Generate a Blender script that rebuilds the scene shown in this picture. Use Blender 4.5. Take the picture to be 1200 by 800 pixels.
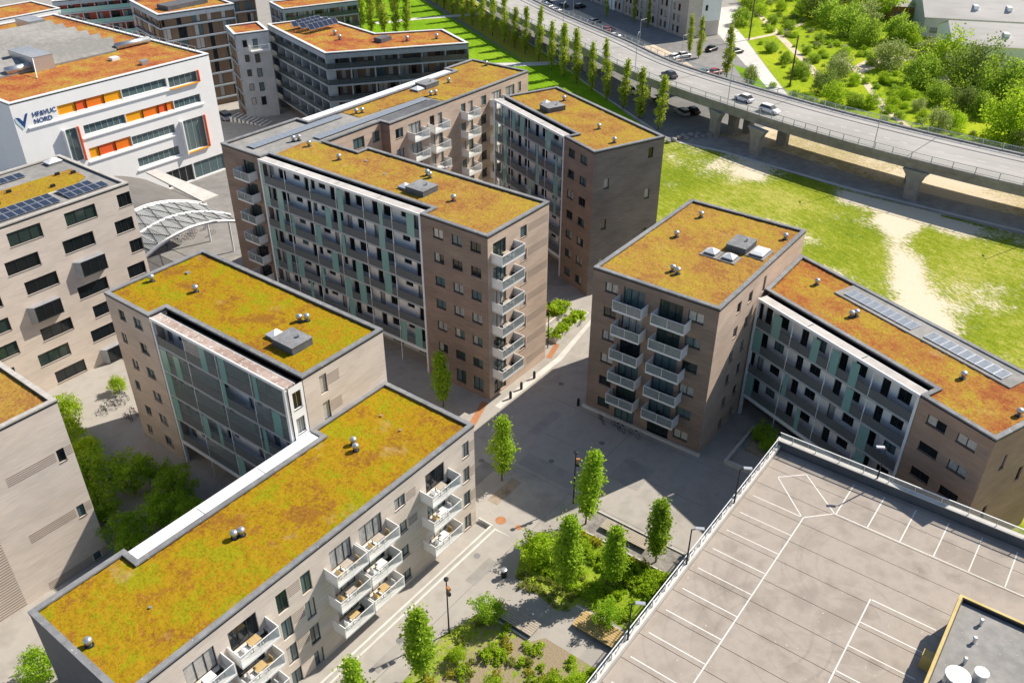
import bpy, bmesh, math, random
from mathutils import Matrix, Vector, noise
rnd = random.Random(7)
for o in list(bpy.data.objects): bpy.data.objects.remove(o)
scene = bpy.context.scene
col = scene.collection
R = math.radians

# ------------------------------------------------------------------ camera, sky, sun, exposure
CAM_H = 62.0
PITCH, ROLL, YAW = .571413, .00226, .925148
fw = Vector((math.sin(YAW)*math.cos(PITCH), math.cos(YAW)*math.cos(PITCH), -math.sin(PITCH)))
rt = Vector((math.cos(YAW), -math.sin(YAW), 0)); up = rt.cross(fw)
rt2 = rt*math.cos(ROLL)+up*math.sin(ROLL); up2 = up*math.cos(ROLL)-rt*math.sin(ROLL)
cam = bpy.data.cameras.new('camera'); cam.lens = 36*1024.153/1200; cam.sensor_width = 36
cam.clip_start = 1; cam.clip_end = 5000
camo = bpy.data.objects.new('camera', cam); col.objects.link(camo)
mw = Matrix((rt2, up2, -fw)).transposed().to_4x4(); mw.translation = (0, 0, CAM_H)
camo.matrix_world = mw
scene.camera = camo

SUN = Vector((1.0, -.40, 1.0)).normalized()
elev = math.asin(SUN.z)
world = bpy.data.worlds.new('World'); scene.world = world; world.use_nodes = True
wn = world.node_tree; bg = wn.nodes['Background']
sky = wn.nodes.new('ShaderNodeTexSky'); sky.sky_type = 'NISHITA'; sky.sun_disc = False
sky.sun_elevation = elev; sky.sun_rotation = math.atan2(SUN.x, SUN.y)
sky.air_density = 1.0; sky.dust_density = .6; sky.ozone_density = 1.0
wn.links.new(sky.outputs['Color'], bg.inputs['Color']); bg.inputs['Strength'].default_value = .088
sl = bpy.data.lights.new('sun', 'SUN'); sl.energy = 5.0; sl.angle = R(.5); sl.color = (1, .915, .79)
so = bpy.data.objects.new('sun', sl); col.objects.link(so)
so.rotation_euler = SUN.to_track_quat('Z', 'Y').to_euler(); so.location = (100, -40, 150)
vs = scene.view_settings
vs.view_transform = 'Standard'; vs.look = 'None'; vs.exposure = 0.48; vs.gamma = 1; vs.use_curve_mapping = False

# ------------------------------------------------------------------ materials
MATS = {}
def nodes(name):
    m = bpy.data.materials.new(name); m.use_nodes = True; MATS[name] = m
    n = m.node_tree.nodes; l = m.node_tree.links
    return m, n, l, n['Principled BSDF']
def setp(b, rough, spec, metal=0):
    b.inputs['Roughness'].default_value = rough; b.inputs['Specular IOR Level'].default_value = spec
    b.inputs['Metallic'].default_value = metal
def c4(c): return (c[0], c[1], c[2], 1)
def ramp(n, stops):
    r = n.new('ShaderNodeValToRGB'); e = r.color_ramp.elements
    while len(e) > 1: e.remove(e[-1])
    e[0].position = stops[0][0]; e[0].color = c4(stops[0][1])
    for p, c in stops[1:]:
        x = e.new(p); x.color = c4(c)
    return r
def tex(n, l, kind, scale, coord, stretch=None, detail=5, rough=.6, rot=None):
    t = n.new(kind)
    t.inputs['Scale'].default_value = scale
    if 'Detail' in t.inputs: t.inputs['Detail'].default_value = detail; t.inputs['Roughness'].default_value = rough
    if stretch or rot:
        mp = n.new('ShaderNodeMapping')
        if rot:
            mp.vector_type = 'TEXTURE'; mp.inputs['Rotation'].default_value = (0, 0, rot); mp.inputs['Scale'].default_value = tuple(1/v for v in (stretch or (1, 1, 1)))
        elif stretch: mp.inputs['Scale'].default_value = stretch
        l.new(coord, mp.inputs['Vector']); coord = mp.outputs['Vector']
    l.new(coord, t.inputs['Vector'])
    return t
def P(name, c1, c2=None, scale=2., rough=.8, spec=.25, metal=0, bump=0., bscale=20., stretch=None, coarse=.08, c3=None, speck=None, cst=None):
    """Plain material: two noises blended between two or three colours, optional bump and pale specks."""
    m, n, l, b = nodes(name); setp(b, rough, spec, metal)
    if c2 is None:
        b.inputs['Base Color'].default_value = c4(c1)
        if not bump: return m
    co = n.new('ShaderNodeTexCoord').outputs['Object']
    if c2 is not None:
        a = tex(n, l, 'ShaderNodeTexNoise', scale, co, stretch)
        d = tex(n, l, 'ShaderNodeTexNoise', coarse, co, cst, 3)
        mx = n.new('ShaderNodeMath'); mx.operation = 'ADD'; l.new(a.outputs['Fac'], mx.inputs[0]); l.new(d.outputs['Fac'], mx.inputs[1])
        hf = n.new('ShaderNodeMath'); hf.operation = 'MULTIPLY'; hf.inputs[1].default_value = .5; l.new(mx.outputs[0], hf.inputs[0])
        st = [(.40, c1), (.60, c2)] if c3 is None else [(.39, c1), (.5, c2), (.60, c3)]
        r = ramp(n, st); l.new(hf.outputs[0], r.inputs['Fac']); out = r.outputs['Color']
        if speck:
            v = tex(n, l, 'ShaderNodeTexNoise', speck[0], co, None, 2)
            gt = n.new('ShaderNodeMath'); gt.operation = 'GREATER_THAN'; gt.inputs[1].default_value = speck[1]; l.new(v.outputs['Fac'], gt.inputs[0])
            mc = n.new('ShaderNodeMix'); mc.data_type = 'RGBA'; l.new(gt.outputs[0], mc.inputs['Factor']); l.new(out, mc.inputs['A']); mc.inputs['B'].default_value = c4(speck[2]); out = mc.outputs['Result']
        l.new(out, b.inputs['Base Color'])
    if bump:
        t = tex(n, l, 'ShaderNodeTexNoise', bscale, co, stretch, 3)
        bp = n.new('ShaderNodeBump'); bp.inputs['Strength'].default_value = bump; bp.inputs['Distance'].default_value = .05
        l.new(t.outputs['Fac'], bp.inputs['Height']); l.new(bp.outputs['Normal'], b.inputs['Normal'])
    return m
def sedum(name, lo, mid, hi, dark, fine=2.2, coarse=.16):
    m, n, l, b = nodes(name); setp(b, .95, .05)
    co = n.new('ShaderNodeTexCoord').outputs['Object']
    a = tex(n, l, 'ShaderNodeTexNoise', coarse, co, None, 6, .62)
    f = tex(n, l, 'ShaderNodeTexNoise', fine, co, None, 8, .75)
    ad = n.new('ShaderNodeMath'); ad.operation = 'MULTIPLY_ADD'; ad.inputs[1].default_value = .75
    l.new(f.outputs['Fac'], ad.inputs[0]); l.new(a.outputs['Fac'], ad.inputs[2])
    sb = n.new('ShaderNodeMath'); sb.operation = 'MULTIPLY'; sb.inputs[1].default_value = .575; l.new(ad.outputs[0], sb.inputs[0])
    r = ramp(n, [(.43, lo), (.48, mid), (.515, mid), (.565, hi)]); l.new(sb.outputs[0], r.inputs['Fac'])
    # dry, thin clumps with a shape of their own
    v = tex(n, l, 'ShaderNodeTexNoise', fine*2.1, co, None, 5, .7)
    r2 = ramp(n, [(.40, dark), (.52, (1, 1, 1))]); l.new(v.outputs['Fac'], r2.inputs['Fac'])
    mx = n.new('ShaderNodeMix'); mx.data_type = 'RGBA'; mx.blend_type = 'MULTIPLY'; mx.inputs['Factor'].default_value = .6
    l.new(r.outputs['Color'], mx.inputs['A']); l.new(r2.outputs['Color'], mx.inputs['B'])
    # bare dusty patches
    d = tex(n, l, 'ShaderNodeTexNoise', .23, co, (1, 1, 1), 5, .7)
    r3 = ramp(n, [(.60, (0, 0, 0)), (.72, (.7, .7, .7))]); l.new(d.outputs['Fac'], r3.inputs['Fac'])
    m2 = n.new('ShaderNodeMix'); m2.data_type = 'RGBA'; l.new(r3.outputs['Color'], m2.inputs['Factor'])
    l.new(mx.outputs['Result'], m2.inputs['A']); m2.inputs['B'].default_value = (.40, .29, .12, 1)
    l.new(m2.outputs['Result'], b.inputs['Base Color'])
    bp = n.new('ShaderNodeBump'); bp.inputs['Strength'].default_value = .7; bp.inputs['Distance'].default_value = .12
    l.new(v.outputs['Fac'], bp.inputs['Height']); l.new(bp.outputs['Normal'], b.inputs['Normal'])
    return m
def leafmat(name, c1, c2, c3, trans=.35):
    m, n, l, b = nodes(name); setp(b, .6, .2)
    g = n.new('ShaderNodeNewGeometry'); oi = n.new('ShaderNodeObjectInfo')
    r = ramp(n, [(0, c1), (.5, c2), (1, c3)]); l.new(g.outputs['Random Per Island'], r.inputs['Fac'])
    hs = n.new('ShaderNodeHueSaturation'); l.new(r.outputs['Color'], hs.inputs['Color'])
    mr = n.new('ShaderNodeMapRange'); mr.inputs['To Min'].default_value = .88; mr.inputs['To Max'].default_value = 1.12
    l.new(oi.outputs['Random'], mr.inputs['Value']); l.new(mr.outputs['Result'], hs.inputs['Value'])
    l.new(hs.outputs['Color'], b.inputs['Base Color'])
    t = n.new('ShaderNodeBsdfTranslucent'); l.new(hs.outputs['Color'], t.inputs['Color'])
    mx = n.new('ShaderNodeMixShader'); mx.inputs[0].default_value = trans
    l.new(b.outputs[0], mx.inputs[1]); l.new(t.outputs[0], mx.inputs[2])
    l.new(mx.outputs[0], n['Material Output'].inputs['Surface'])
    return m
def glassy(name, c, alpha, rough=.08):
    m, n, l, b = nodes(name); setp(b, rough, .5); b.inputs['Base Color'].default_value = c4(c); b.inputs['Alpha'].default_value = alpha
    return m
# brick walls (courses run level: the grain is stretched along the wall)
BS = (.35, .35, 5.)
P('brick_pale', (0.563, 0.493, 0.431), (0.640, 0.560, 0.490), 1.6, .9, .15, bump=.25, bscale=14, stretch=BS, coarse=.4, cst=(.45, .45, 1.3), c3=(0.717, 0.627, 0.549))  # pale brick, colour raised to make up for weak grazing sun
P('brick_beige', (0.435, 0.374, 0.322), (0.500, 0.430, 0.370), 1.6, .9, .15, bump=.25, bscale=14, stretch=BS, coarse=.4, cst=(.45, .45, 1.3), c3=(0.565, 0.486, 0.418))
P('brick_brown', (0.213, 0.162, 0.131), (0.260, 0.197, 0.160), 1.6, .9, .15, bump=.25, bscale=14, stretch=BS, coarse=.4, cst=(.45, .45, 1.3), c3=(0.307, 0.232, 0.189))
P('brick_sunlit', (0.459, 0.357, 0.285), (0.540, 0.420, 0.335), 1.6, .9, .15, bump=.25, bscale=14, stretch=BS, coarse=.4, cst=(.45, .45, 1.3), c3=(0.621, 0.483, 0.385))  # brown brick with sunlight painted in, for walls facing the sun
P('brick_tan', (.29, .205, .155), (.345, .245, .185), 1.6, .9, .15, bump=.25, bscale=14, stretch=BS, coarse=.4, cst=(.45, .45, 1.3), c3=(.40, .285, .215))
P('brick_slate', (0.160, 0.142, 0.133), (0.200, 0.177, 0.166), 1.6, .9, .15, bump=.25, bscale=14, stretch=BS, coarse=.4, cst=(.45, .45, 1.3), c3=(0.240, 0.212, 0.199))
P('shaded_face', (.07, .078, .09), (.10, .11, .125), 1.2, .6, .3)  # shade painted in, for faces turned away from the sun
P('louver_line', (.29, .24, .20), None, rough=.8)
P('render_white', (.84, .84, .84), (.89, .89, .89), .6, .8, .2)
P('render_grey', (.42, .43, .44), (.52, .53, .54), .7, .85, .2)
P('steel_white', (.72, .74, .75), (.80, .81, .82), 2, .45, .4)
P('steel_grey', (.33, .36, .38), (.42, .45, .47), 2, .5, .4)
P('zinc', (.30, .32, .35), (.42, .44, .47), 1.5, .5, .4, metal=.3)
P('galv', (.50, .52, .54), (.62, .64, .66), 5, .35, .5, metal=.7)
P('coping', (.17, .175, .185), (.27, .275, .285), 1.2, .8, .25, speck=(5., .70, (.62, .62, .58)))
P('coping_pale', (.40, .38, .35), (.55, .52, .48), 1.5, .8, .25, speck=(6., .70, (.7, .7, .66)))
P('flashing', (.018, .02, .025), None, rough=.5)
P('felt', (.23, .225, .215), (.33, .32, .305), 1.2, .9, .15, speck=(4., .72, (.5, .48, .44)))
P('felt_dark', (.10, .105, .115), (.16, .165, .175), 1.2, .9, .15)
P('gallery_wall', (.70, .71, .71), (.78, .79, .79), .8, .8, .2)
P('gallery_slab', (.62, .63, .63), (.70, .71, .71), 1.5, .85, .2)
P('rail_panel', (.10, .115, .122), (.135, .15, .16), 8, .55, .35)
P('strip_rust', (.34, .25, .21), (.55, .47, .42), 1.1, .85, .2, speck=(3.5, .66, (.75, .73, .7)))
P('strip_pale', (.42, .395, .37), (.56, .53, .50), 1.0, .8, .2)
P('balcony_white', (.74, .74, .73), (.82, .82, .81), 2, .6, .3)
P('balcony_floor', (.40, .41, .42), (.55, .55, .54), 2, .8, .2)
P('balcony_floor_white', (.62, .62, .60), (.72, .72, .70), 2, .8, .2)
P('frame_dark', (.025, .03, .034), None, rough=.45)
P('frame_white', (.75, .76, .77), None, rough=.45)
for nm, c in (('glass_dark', (.012, .016, .018)), ('glass_green', (.03, .05, .045)), ('glass_blue', (.09, .14, .15))):  # blue pane tint also stands in for reflected sky
    P(nm, c, None, rough=.05, spec=.6)
P('glass_blind', (.42, .40, .37), (.55, .53, .49), 3, .25, .5)
P('glass_curtain', (.22, .23, .23), (.50, .50, .48), 5, .15, .5, stretch=(3, 3, .3))
glassy('rail_glass', (.62, .68, .68), .16)
glassy('rail_glass_dark', (.07, .09, .095), .55)
glassy('rail_glass_mid', (.22, .26, .27), .5)
glassy('rail_glass_pale', (.26, .31, .32), .5)
glassy('screen_teal', (.24, .43, .40), .88, .15)
glassy('tyre_mark', (.06, .055, .05), .035, .9)
glassy('grime', (.10, .09, .075), .05, .9)
P('pv', (.022, .03, .055), (.035, .045, .075), 1.2, .22, .6)
P('pv_reflect', (.20, .225, .26), (.30, .33, .37), 1.2, .25, .5)  # pale tone paints reflected light onto the panels
P('pv_frame', (.55, .57, .6), None, rough=.4, metal=.6)
P('alu_white', (.80, .82, .84), None, rough=.35)
P('orange_a', (.85, .36, .015), None, rough=.5); P('orange_b', (.84, .20, .02), None, rough=.5); P('orange_c', (.80, .12, .03), None, rough=.5)
P('logo_blue', (.02, .07, .22), None, rough=.5); P('logo_pale', (.55, .70, .76), None, rough=.5)
sedum('sedum_yellow', (.28, .135, .022), (.355, .22, .012), (.285, .26, .010), (.60, .55, .44), 1.9, .3)
sedum('sedum_gold', (.31, .16, .04), (.37, .235, .03), (.35, .27, .022), (.6, .55, .45), 1.9, .25)
sedum('sedum_amber', (.32, .155, .05), (.375, .225, .05), (.385, .275, .042), (.62, .55, .45), 1.9, .25)
sedum('sedum_rust', (.32, .11, .04), (.37, .18, .045), (.39, .265, .04), (.62, .55, .45), 1.9, .3)
sedum('sedum_red', (.33, .095, .045), (.42, .175, .055), (.42, .28, .055), (.62, .55, .45), 1.9, .25)
# ground
P('ground', (.25, .237, .22), (.34, .323, .30), .35, .9, .15, bump=.12, bscale=8, coarse=.03, c3=(.295, .28, .26))
P('paving', (.32, .30, .272), (.39, .365, .333), .5, .9, .15, bump=.1, bscale=9, coarse=.05, c3=(.35, .327, .297))
P('asphalt_old', (.20, .195, .19), (.28, .27, .262), .5, .92, .12, bump=.1, bscale=9, coarse=.04)
P('asphalt', (.17, .17, .17), (.23, .228, .225), .6, .92, .12, coarse=.04)
P('asphalt_bridge', (.34, .328, .31), (.43, .415, .395), .5, .9, .12, stretch=(2.5, .12, 1), coarse=.06)
P('concrete', (.26, .25, .235), (.38, .365, .345), .7, .85, .2, bump=.1, bscale=6)
P('concrete_pale', (.52, .50, .47), (.64, .62, .58), .8, .85, .2)
P('gravel', (.16, .15, .14), (.33, .31, .29), 9, .95, .1, bump=.5, bscale=14, coarse=1.2)
P('sand', (.50, .40, .29), (.66, .55, .42), .45, .95, .08, bump=.3, bscale=3, coarse=.12, c3=(.56, .465, .36))
P('soil', (.22, .175, .13), (.36, .30, .235), 1.6, .95, .08, bump=.4, bscale=6, coarse=.5, c3=(.27, .22, .165))
P('paint', (.58, .56, .52), (.76, .745, .71), 5, .7, .2)
P('deck_concrete', (.325, .285, .246), (.395, .348, .303), .32, .88, .18, bump=.12, bscale=10, coarse=.11, c3=(.355, .312, .27), speck=(3.9, .755, (.58, .54, .49)))
P('deck_concrete_worn', (.30, .263, .227), (.375, .33, .288), .5, .88, .18, bump=.12, bscale=10, coarse=.16, c3=(.325, .286, .248), speck=(4.3, .735, (.56, .52, .47)))
P('wood_grey', (.36, .31, .255), (.52, .46, .385), 2.5, .85, .15, stretch=(5, .5, 1))
P('wood_gold', (.42, .30, .13), (.56, .42, .22), 2.5, .85, .15, stretch=(5, .5, 1))
P('bark', (.10, .075, .055), (.19, .15, .115), 6, .95, .1, stretch=(1, 1, .3))
P('steel_dark', (.02, .022, .024), None, rough=.5)
P('yellow_paint', (.46, .34, .10), (.56, .45, .20), 1.5, .6, .3)
P('orange_clay', (.36, .16, .075), (.46, .22, .11), 3, .85, .15)
P('brick_red', (.42, .16, .09), (.50, .22, .13), 2, .9, .15, stretch=BS)
P('roof_fibre', (.44, .425, .40), (.54, .52, .49), .5, .9, .15, stretch=(1, .2, 1), coarse=.06)
P('rock', (.22, .21, .20), (.42, .40, .38), 2, .95, .1, bump=.5, bscale=4)
leafmat('leaf_poplar', (.29, .37, .04), (.43, .51, .06), (.56, .63, .10), .55)
leafmat('leaf_plaza', (.25, .41, .025), (.38, .56, .04), (.50, .65, .08), .55)
leafmat('leaf_court', (.23, .41, .02), (.34, .54, .035), (.45, .62, .06), .55)
leafmat('leaf_bright', (.30, .46, .015), (.43, .60, .03), (.54, .68, .06), .55)
leafmat('leaf_bush', (.22, .36, .03), (.34, .49, .045), (.46, .60, .08), .55)
leafmat('leaf_grey', (.25, .32, .09), (.36, .43, .14), (.47, .52, .20), .5)
leafmat('leaf_dark', (.15, .22, .04), (.21, .29, .055), (.29, .36, .08), .5)
leafmat('leaf_yellow', (.36, .36, .03), (.48, .46, .05), (.58, .54, .08), .5)
leafmat('leaf_dry', (.30, .30, .07), (.40, .42, .10), (.33, .46, .07), .5)
def fieldmat(name, g1, g2, g3, sandc, thr, stretch, rot):
    m, n, l, b = nodes(name); setp(b, .95, .05)
    co = n.new('ShaderNodeTexCoord').outputs['Object']
    a = tex(n, l, 'ShaderNodeTexNoise', .05, co, None, 4); f = tex(n, l, 'ShaderNodeTexNoise', .9, co, stretch, 6, .7, rot)
    ad = n.new('ShaderNodeMath'); l.new(a.outputs['Fac'], ad.inputs[0]); l.new(f.outputs['Fac'], ad.inputs[1])
    hf = n.new('ShaderNodeMath'); hf.operation = 'MULTIPLY'; hf.inputs[1].default_value = .5; l.new(ad.outputs[0], hf.inputs[0])
    r = ramp(n, [(.38, g1), (.5, g2), (.60, g3)]); l.new(hf.outputs[0], r.inputs['Fac'])
    tf = tex(n, l, 'ShaderNodeTexNoise', 2.6, co, None, 5, .75); tr_ = ramp(n, [(.36, (.45, .5, .4)), (.5, (.95, .95, .95)), (.62, (1.25, 1.2, 1.15))]); l.new(tf.outputs['Fac'], tr_.inputs['Fac'])
    tm = n.new('ShaderNodeMix'); tm.data_type = 'RGBA'; tm.blend_type = 'MULTIPLY'; tm.inputs['Factor'].default_value = .7; l.new(r.outputs['Color'], tm.inputs['A']); l.new(tr_.outputs['Color'], tm.inputs['B'])
    s1 = tex(n, l, 'ShaderNodeTexNoise', .055, co, None, 3); s2 = tex(n, l, 'ShaderNodeTexNoise', 1.7, co, stretch, 8, .8, rot)
    sa = n.new('ShaderNodeMath'); l.new(s1.outputs['Fac'], sa.inputs[0]); l.new(s2.outputs['Fac'], sa.inputs[1])
    at_ = n.new('ShaderNodeAttribute'); at_.attribute_name = 'sand'
    r2 = ramp(n, [(thr, (0, 0, 0)), (min(.99, thr+.05), (1, 1, 1))])
    h2 = n.new('ShaderNodeMath'); h2.operation = 'MULTIPLY'; h2.inputs[1].default_value = .5; l.new(sa.outputs[0], h2.inputs[0])
    h3 = n.new('ShaderNodeMath'); h3.operation = 'MULTIPLY_ADD'; h3.inputs[1].default_value = .15; l.new(at_.outputs['Fac'], h3.inputs[0]); l.new(h2.outputs[0], h3.inputs[2]); l.new(h3.outputs[0], r2.inputs['Fac'])
    mx = n.new('ShaderNodeMix'); mx.data_type = 'RGBA'; l.new(r2.outputs['Color'], mx.inputs['Factor']); l.new(tm.outputs['Result'], mx.inputs['A']); mx.inputs['B'].default_value = c4(sandc)
    l.new(mx.outputs['Result'], b.inputs['Base Color'])
    t = tex(n, l, 'ShaderNodeTexNoise', 5, co, None, 3)
    bp = n.new('ShaderNodeBump'); bp.inputs['Strength'].default_value = .5; bp.inputs['Distance'].default_value = .15
    l.new(t.outputs['Fac'], bp.inputs['Height']); l.new(bp.outputs['Normal'], b.inputs['Normal'])
fieldmat('bed_ground', (.13, .22, .015), (.20, .30, .02), (.30, .37, .04), (.30, .24, .17), .505, (1, 1, 1), 0)
fieldmat('field_grass', (.14, .205, .012), (.235, .285, .02), (.40, .39, .09), (.66, .58, .44), .535, (1.7, .55, 1), R(-24))
fieldmat('sand_sparse', (.30, .28, .12), (.42, .36, .21), (.50, .43, .29), (.60, .52, .40), .46, (1, .5, 1), R(-6))
fieldmat('lawn_grass', (.13, .27, .008), (.18, .34, .010), (.25, .40, .02), (.3, .34, .05), .70, (1, .4, 1), R(-28))
fieldmat('meadow', (.17, .27, .012), (.29, .39, .015), (.40, .46, .025), (.50, .46, .22), .635, (1, 1, 1), 0)
fieldmat('dry_strip', (.34, .31, .04), (.42, .37, .05), (.34, .38, .05), (.45, .38, .15), .62, (1, .4, 1), R(-28))

# ------------------------------------------------------------------ mesh helpers
class MB:
    def __init__(s): s.v = []; s.f = []
    def box(s, x0, y0, z0, x1, y1, z1):
        i = len(s.v)
        s.v += [(x0,y0,z0),(x1,y0,z0),(x1,y1,z0),(x0,y1,z0),(x0,y0,z1),(x1,y0,z1),(x1,y1,z1),(x0,y1,z1)]
        s.f += [(i+3,i+2,i+1,i),(i+4,i+5,i+6,i+7),(i,i+1,i+5,i+4),(i+1,i+2,i+6,i+5),(i+2,i+3,i+7,i+6),(i+3,i,i+4,i+7)]
        return s
    def poly(s, pts):
        i = len(s.v); s.v += [tuple(p) for p in pts]; s.f.append(tuple(range(i, i+len(pts)))); return s
    def prism(s, poly, z0, z1):
        i = len(s.v); n = len(poly)
        s.v += [(p[0], p[1], z0) for p in poly]+[(p[0], p[1], z1) for p in poly]
        s.f += [tuple(range(i+n-1, i-1, -1)), tuple(range(i+n, i+2*n))]
        s.f += [(i+k, i+(k+1) % n, i+n+(k+1) % n, i+n+k) for k in range(n)]
        return s
    def tube(s, p, q, r, n=8, r2=None, caps=True):
        p = Vector(p); q = Vector(q); d = (q-p); r2 = r if r2 is None else r2
        a = d.orthogonal().normalized(); b = d.normalized().cross(a)
        i = len(s.v)
        for c, rr in ((p, r), (q, r2)):
            for k in range(n):
                t = 2*math.pi*k/n; s.v.append(tuple(c+a*(rr*math.cos(t))+b*(rr*math.sin(t))))
        s.f += [(i+k, i+(k+1) % n, i+n+(k+1) % n, i+n+k) for k in range(n)]
        if caps: s.f += [tuple(range(i+n-1, i-1, -1)), tuple(range(i+n, i+2*n))]
        return s
    def lathe(s, prof, n=12, c=(0, 0)):
        i = len(s.v)
        for r, z in prof:
            for k in range(n):
                t = 2*math.pi*k/n; s.v.append((c[0]+r*math.cos(t), c[1]+r*math.sin(t), z))
        for j in range(len(prof)-1):
            s.f += [(i+j*n+k, i+j*n+(k+1) % n, i+(j+1)*n+(k+1) % n, i+(j+1)*n+k) for k in range(n)]
        s.f.append(tuple(range(i+(len(prof)-1)*n, i+len(prof)*n)))
        return s
    def mesh(s, name, mat=None, smooth=False):
        m = bpy.data.meshes.new(name); m.from_pydata(s.v, [], s.f)
        if mat: m.materials.append(MATS[mat])
        if smooth: m.polygons.foreach_set('use_smooth', [True]*len(m.polygons))
        m.update(); return m
    def put(s, name, mat, parent=None, loc=(0, 0, 0), rz=0, smooth=False):
        return ob(name, s.mesh(name, mat, smooth), parent, loc, rz)
def ob(name, mesh, parent=None, loc=(0, 0, 0), rz=0, sc=None):
    o = bpy.data.objects.new(name, mesh); col.objects.link(o)
    o.location = loc
    if rz: o.rotation_euler = (0, 0, rz)
    if sc: o.scale = sc
    if parent: o.parent = parent
    return o
def tag(o, label=None, cat=None, group=None, kind=None):
    if label: o['label'] = label
    if cat: o['category'] = cat
    if group: o['group'] = group
    if kind: o['kind'] = kind
    return o
def thing(name, label, cat, loc=(0, 0, 0), rz=0, group=None, sc=None):
    return tag(ob(name, None, None, loc, rz, sc), label, cat, group)
def kids(o): return KIDS.get(o.name, [])
def copy_tree(o, loc=None, rz=None, sc=None, label=None, group=None, mats=None):
    c = o.copy(); col.objects.link(c)
    if loc is not None: c.location = loc
    if rz is not None: c.rotation_euler = (0, 0, rz)
    if sc is not None: c.scale = sc
    if label: c['label'] = label
    if group: c['group'] = group
    def rec(a, b):
        for ch in a.children:
            d = ch.copy(); col.objects.link(d); d.parent = b
            if mats and d.name.split('.')[0] in mats:
                d.material_slots[0].link = 'OBJECT'; d.material_slots[0].material = MATS[mats[d.name.split('.')[0]]]
            rec(ch, d)
    rec(o, c)
    return c
def inset(poly, w):
    n = len(poly); out = []
    for i in range(n):
        a, b, c = Vector(poly[i-1][:2]), Vector(poly[i][:2]), Vector(poly[(i+1) % n][:2])
        d1 = (b-a).normalized(); d2 = (c-b).normalized()
        n1 = Vector((-d1.y, d1.x)); n2 = Vector((-d2.y, d2.x))
        k = 1+n1.dot(n2)
        out.append(tuple(b+(n1+n2)*(w/max(k, .2))))
    return out
def ring(mb, outer, inner, z0, z1):
    n = len(outer)
    for i in range(n):
        j = (i+1) % n
        o0, o1, a0, a1 = outer[i], outer[j], inner[i], inner[j]
        mb.poly([(*o0, z1), (*o1, z1), (*a1, z1), (*a0, z1)])
        mb.poly([(*o0, z0), (*o1, z0), (*o1, z1), (*o0, z1)])
        mb.poly([(*a1, z0), (*a0, z0), (*a0, z1), (*a1, z1)])
        mb.poly([(*o1, z0), (*o0, z0), (*a0, z0), (*a1, z0)])
    return mb
def sheet(name, mat, pts, z, parent=None, loc=(0, 0, 0), kind='structure'):
    bm = bmesh.new(); vs_ = [bm.verts.new((p[0], p[1], z)) for p in pts]
    f = bm.faces.new(vs_)
    if f.normal.z < 0: f.normal_flip()
    bm.normal_update()
    if bm.faces[:][0].normal.z < 0: bmesh.ops.reverse_faces(bm, faces=bm.faces[:])
    bmesh.ops.triangulate(bm, faces=bm.faces[:])
    m = bpy.data.meshes.new(name); bm.to_mesh(m); bm.free(); m.materials.append(MATS[mat])
    o = ob(name, m, parent, loc)
    if kind and parent is None: o['kind'] = kind
    return o
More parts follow.
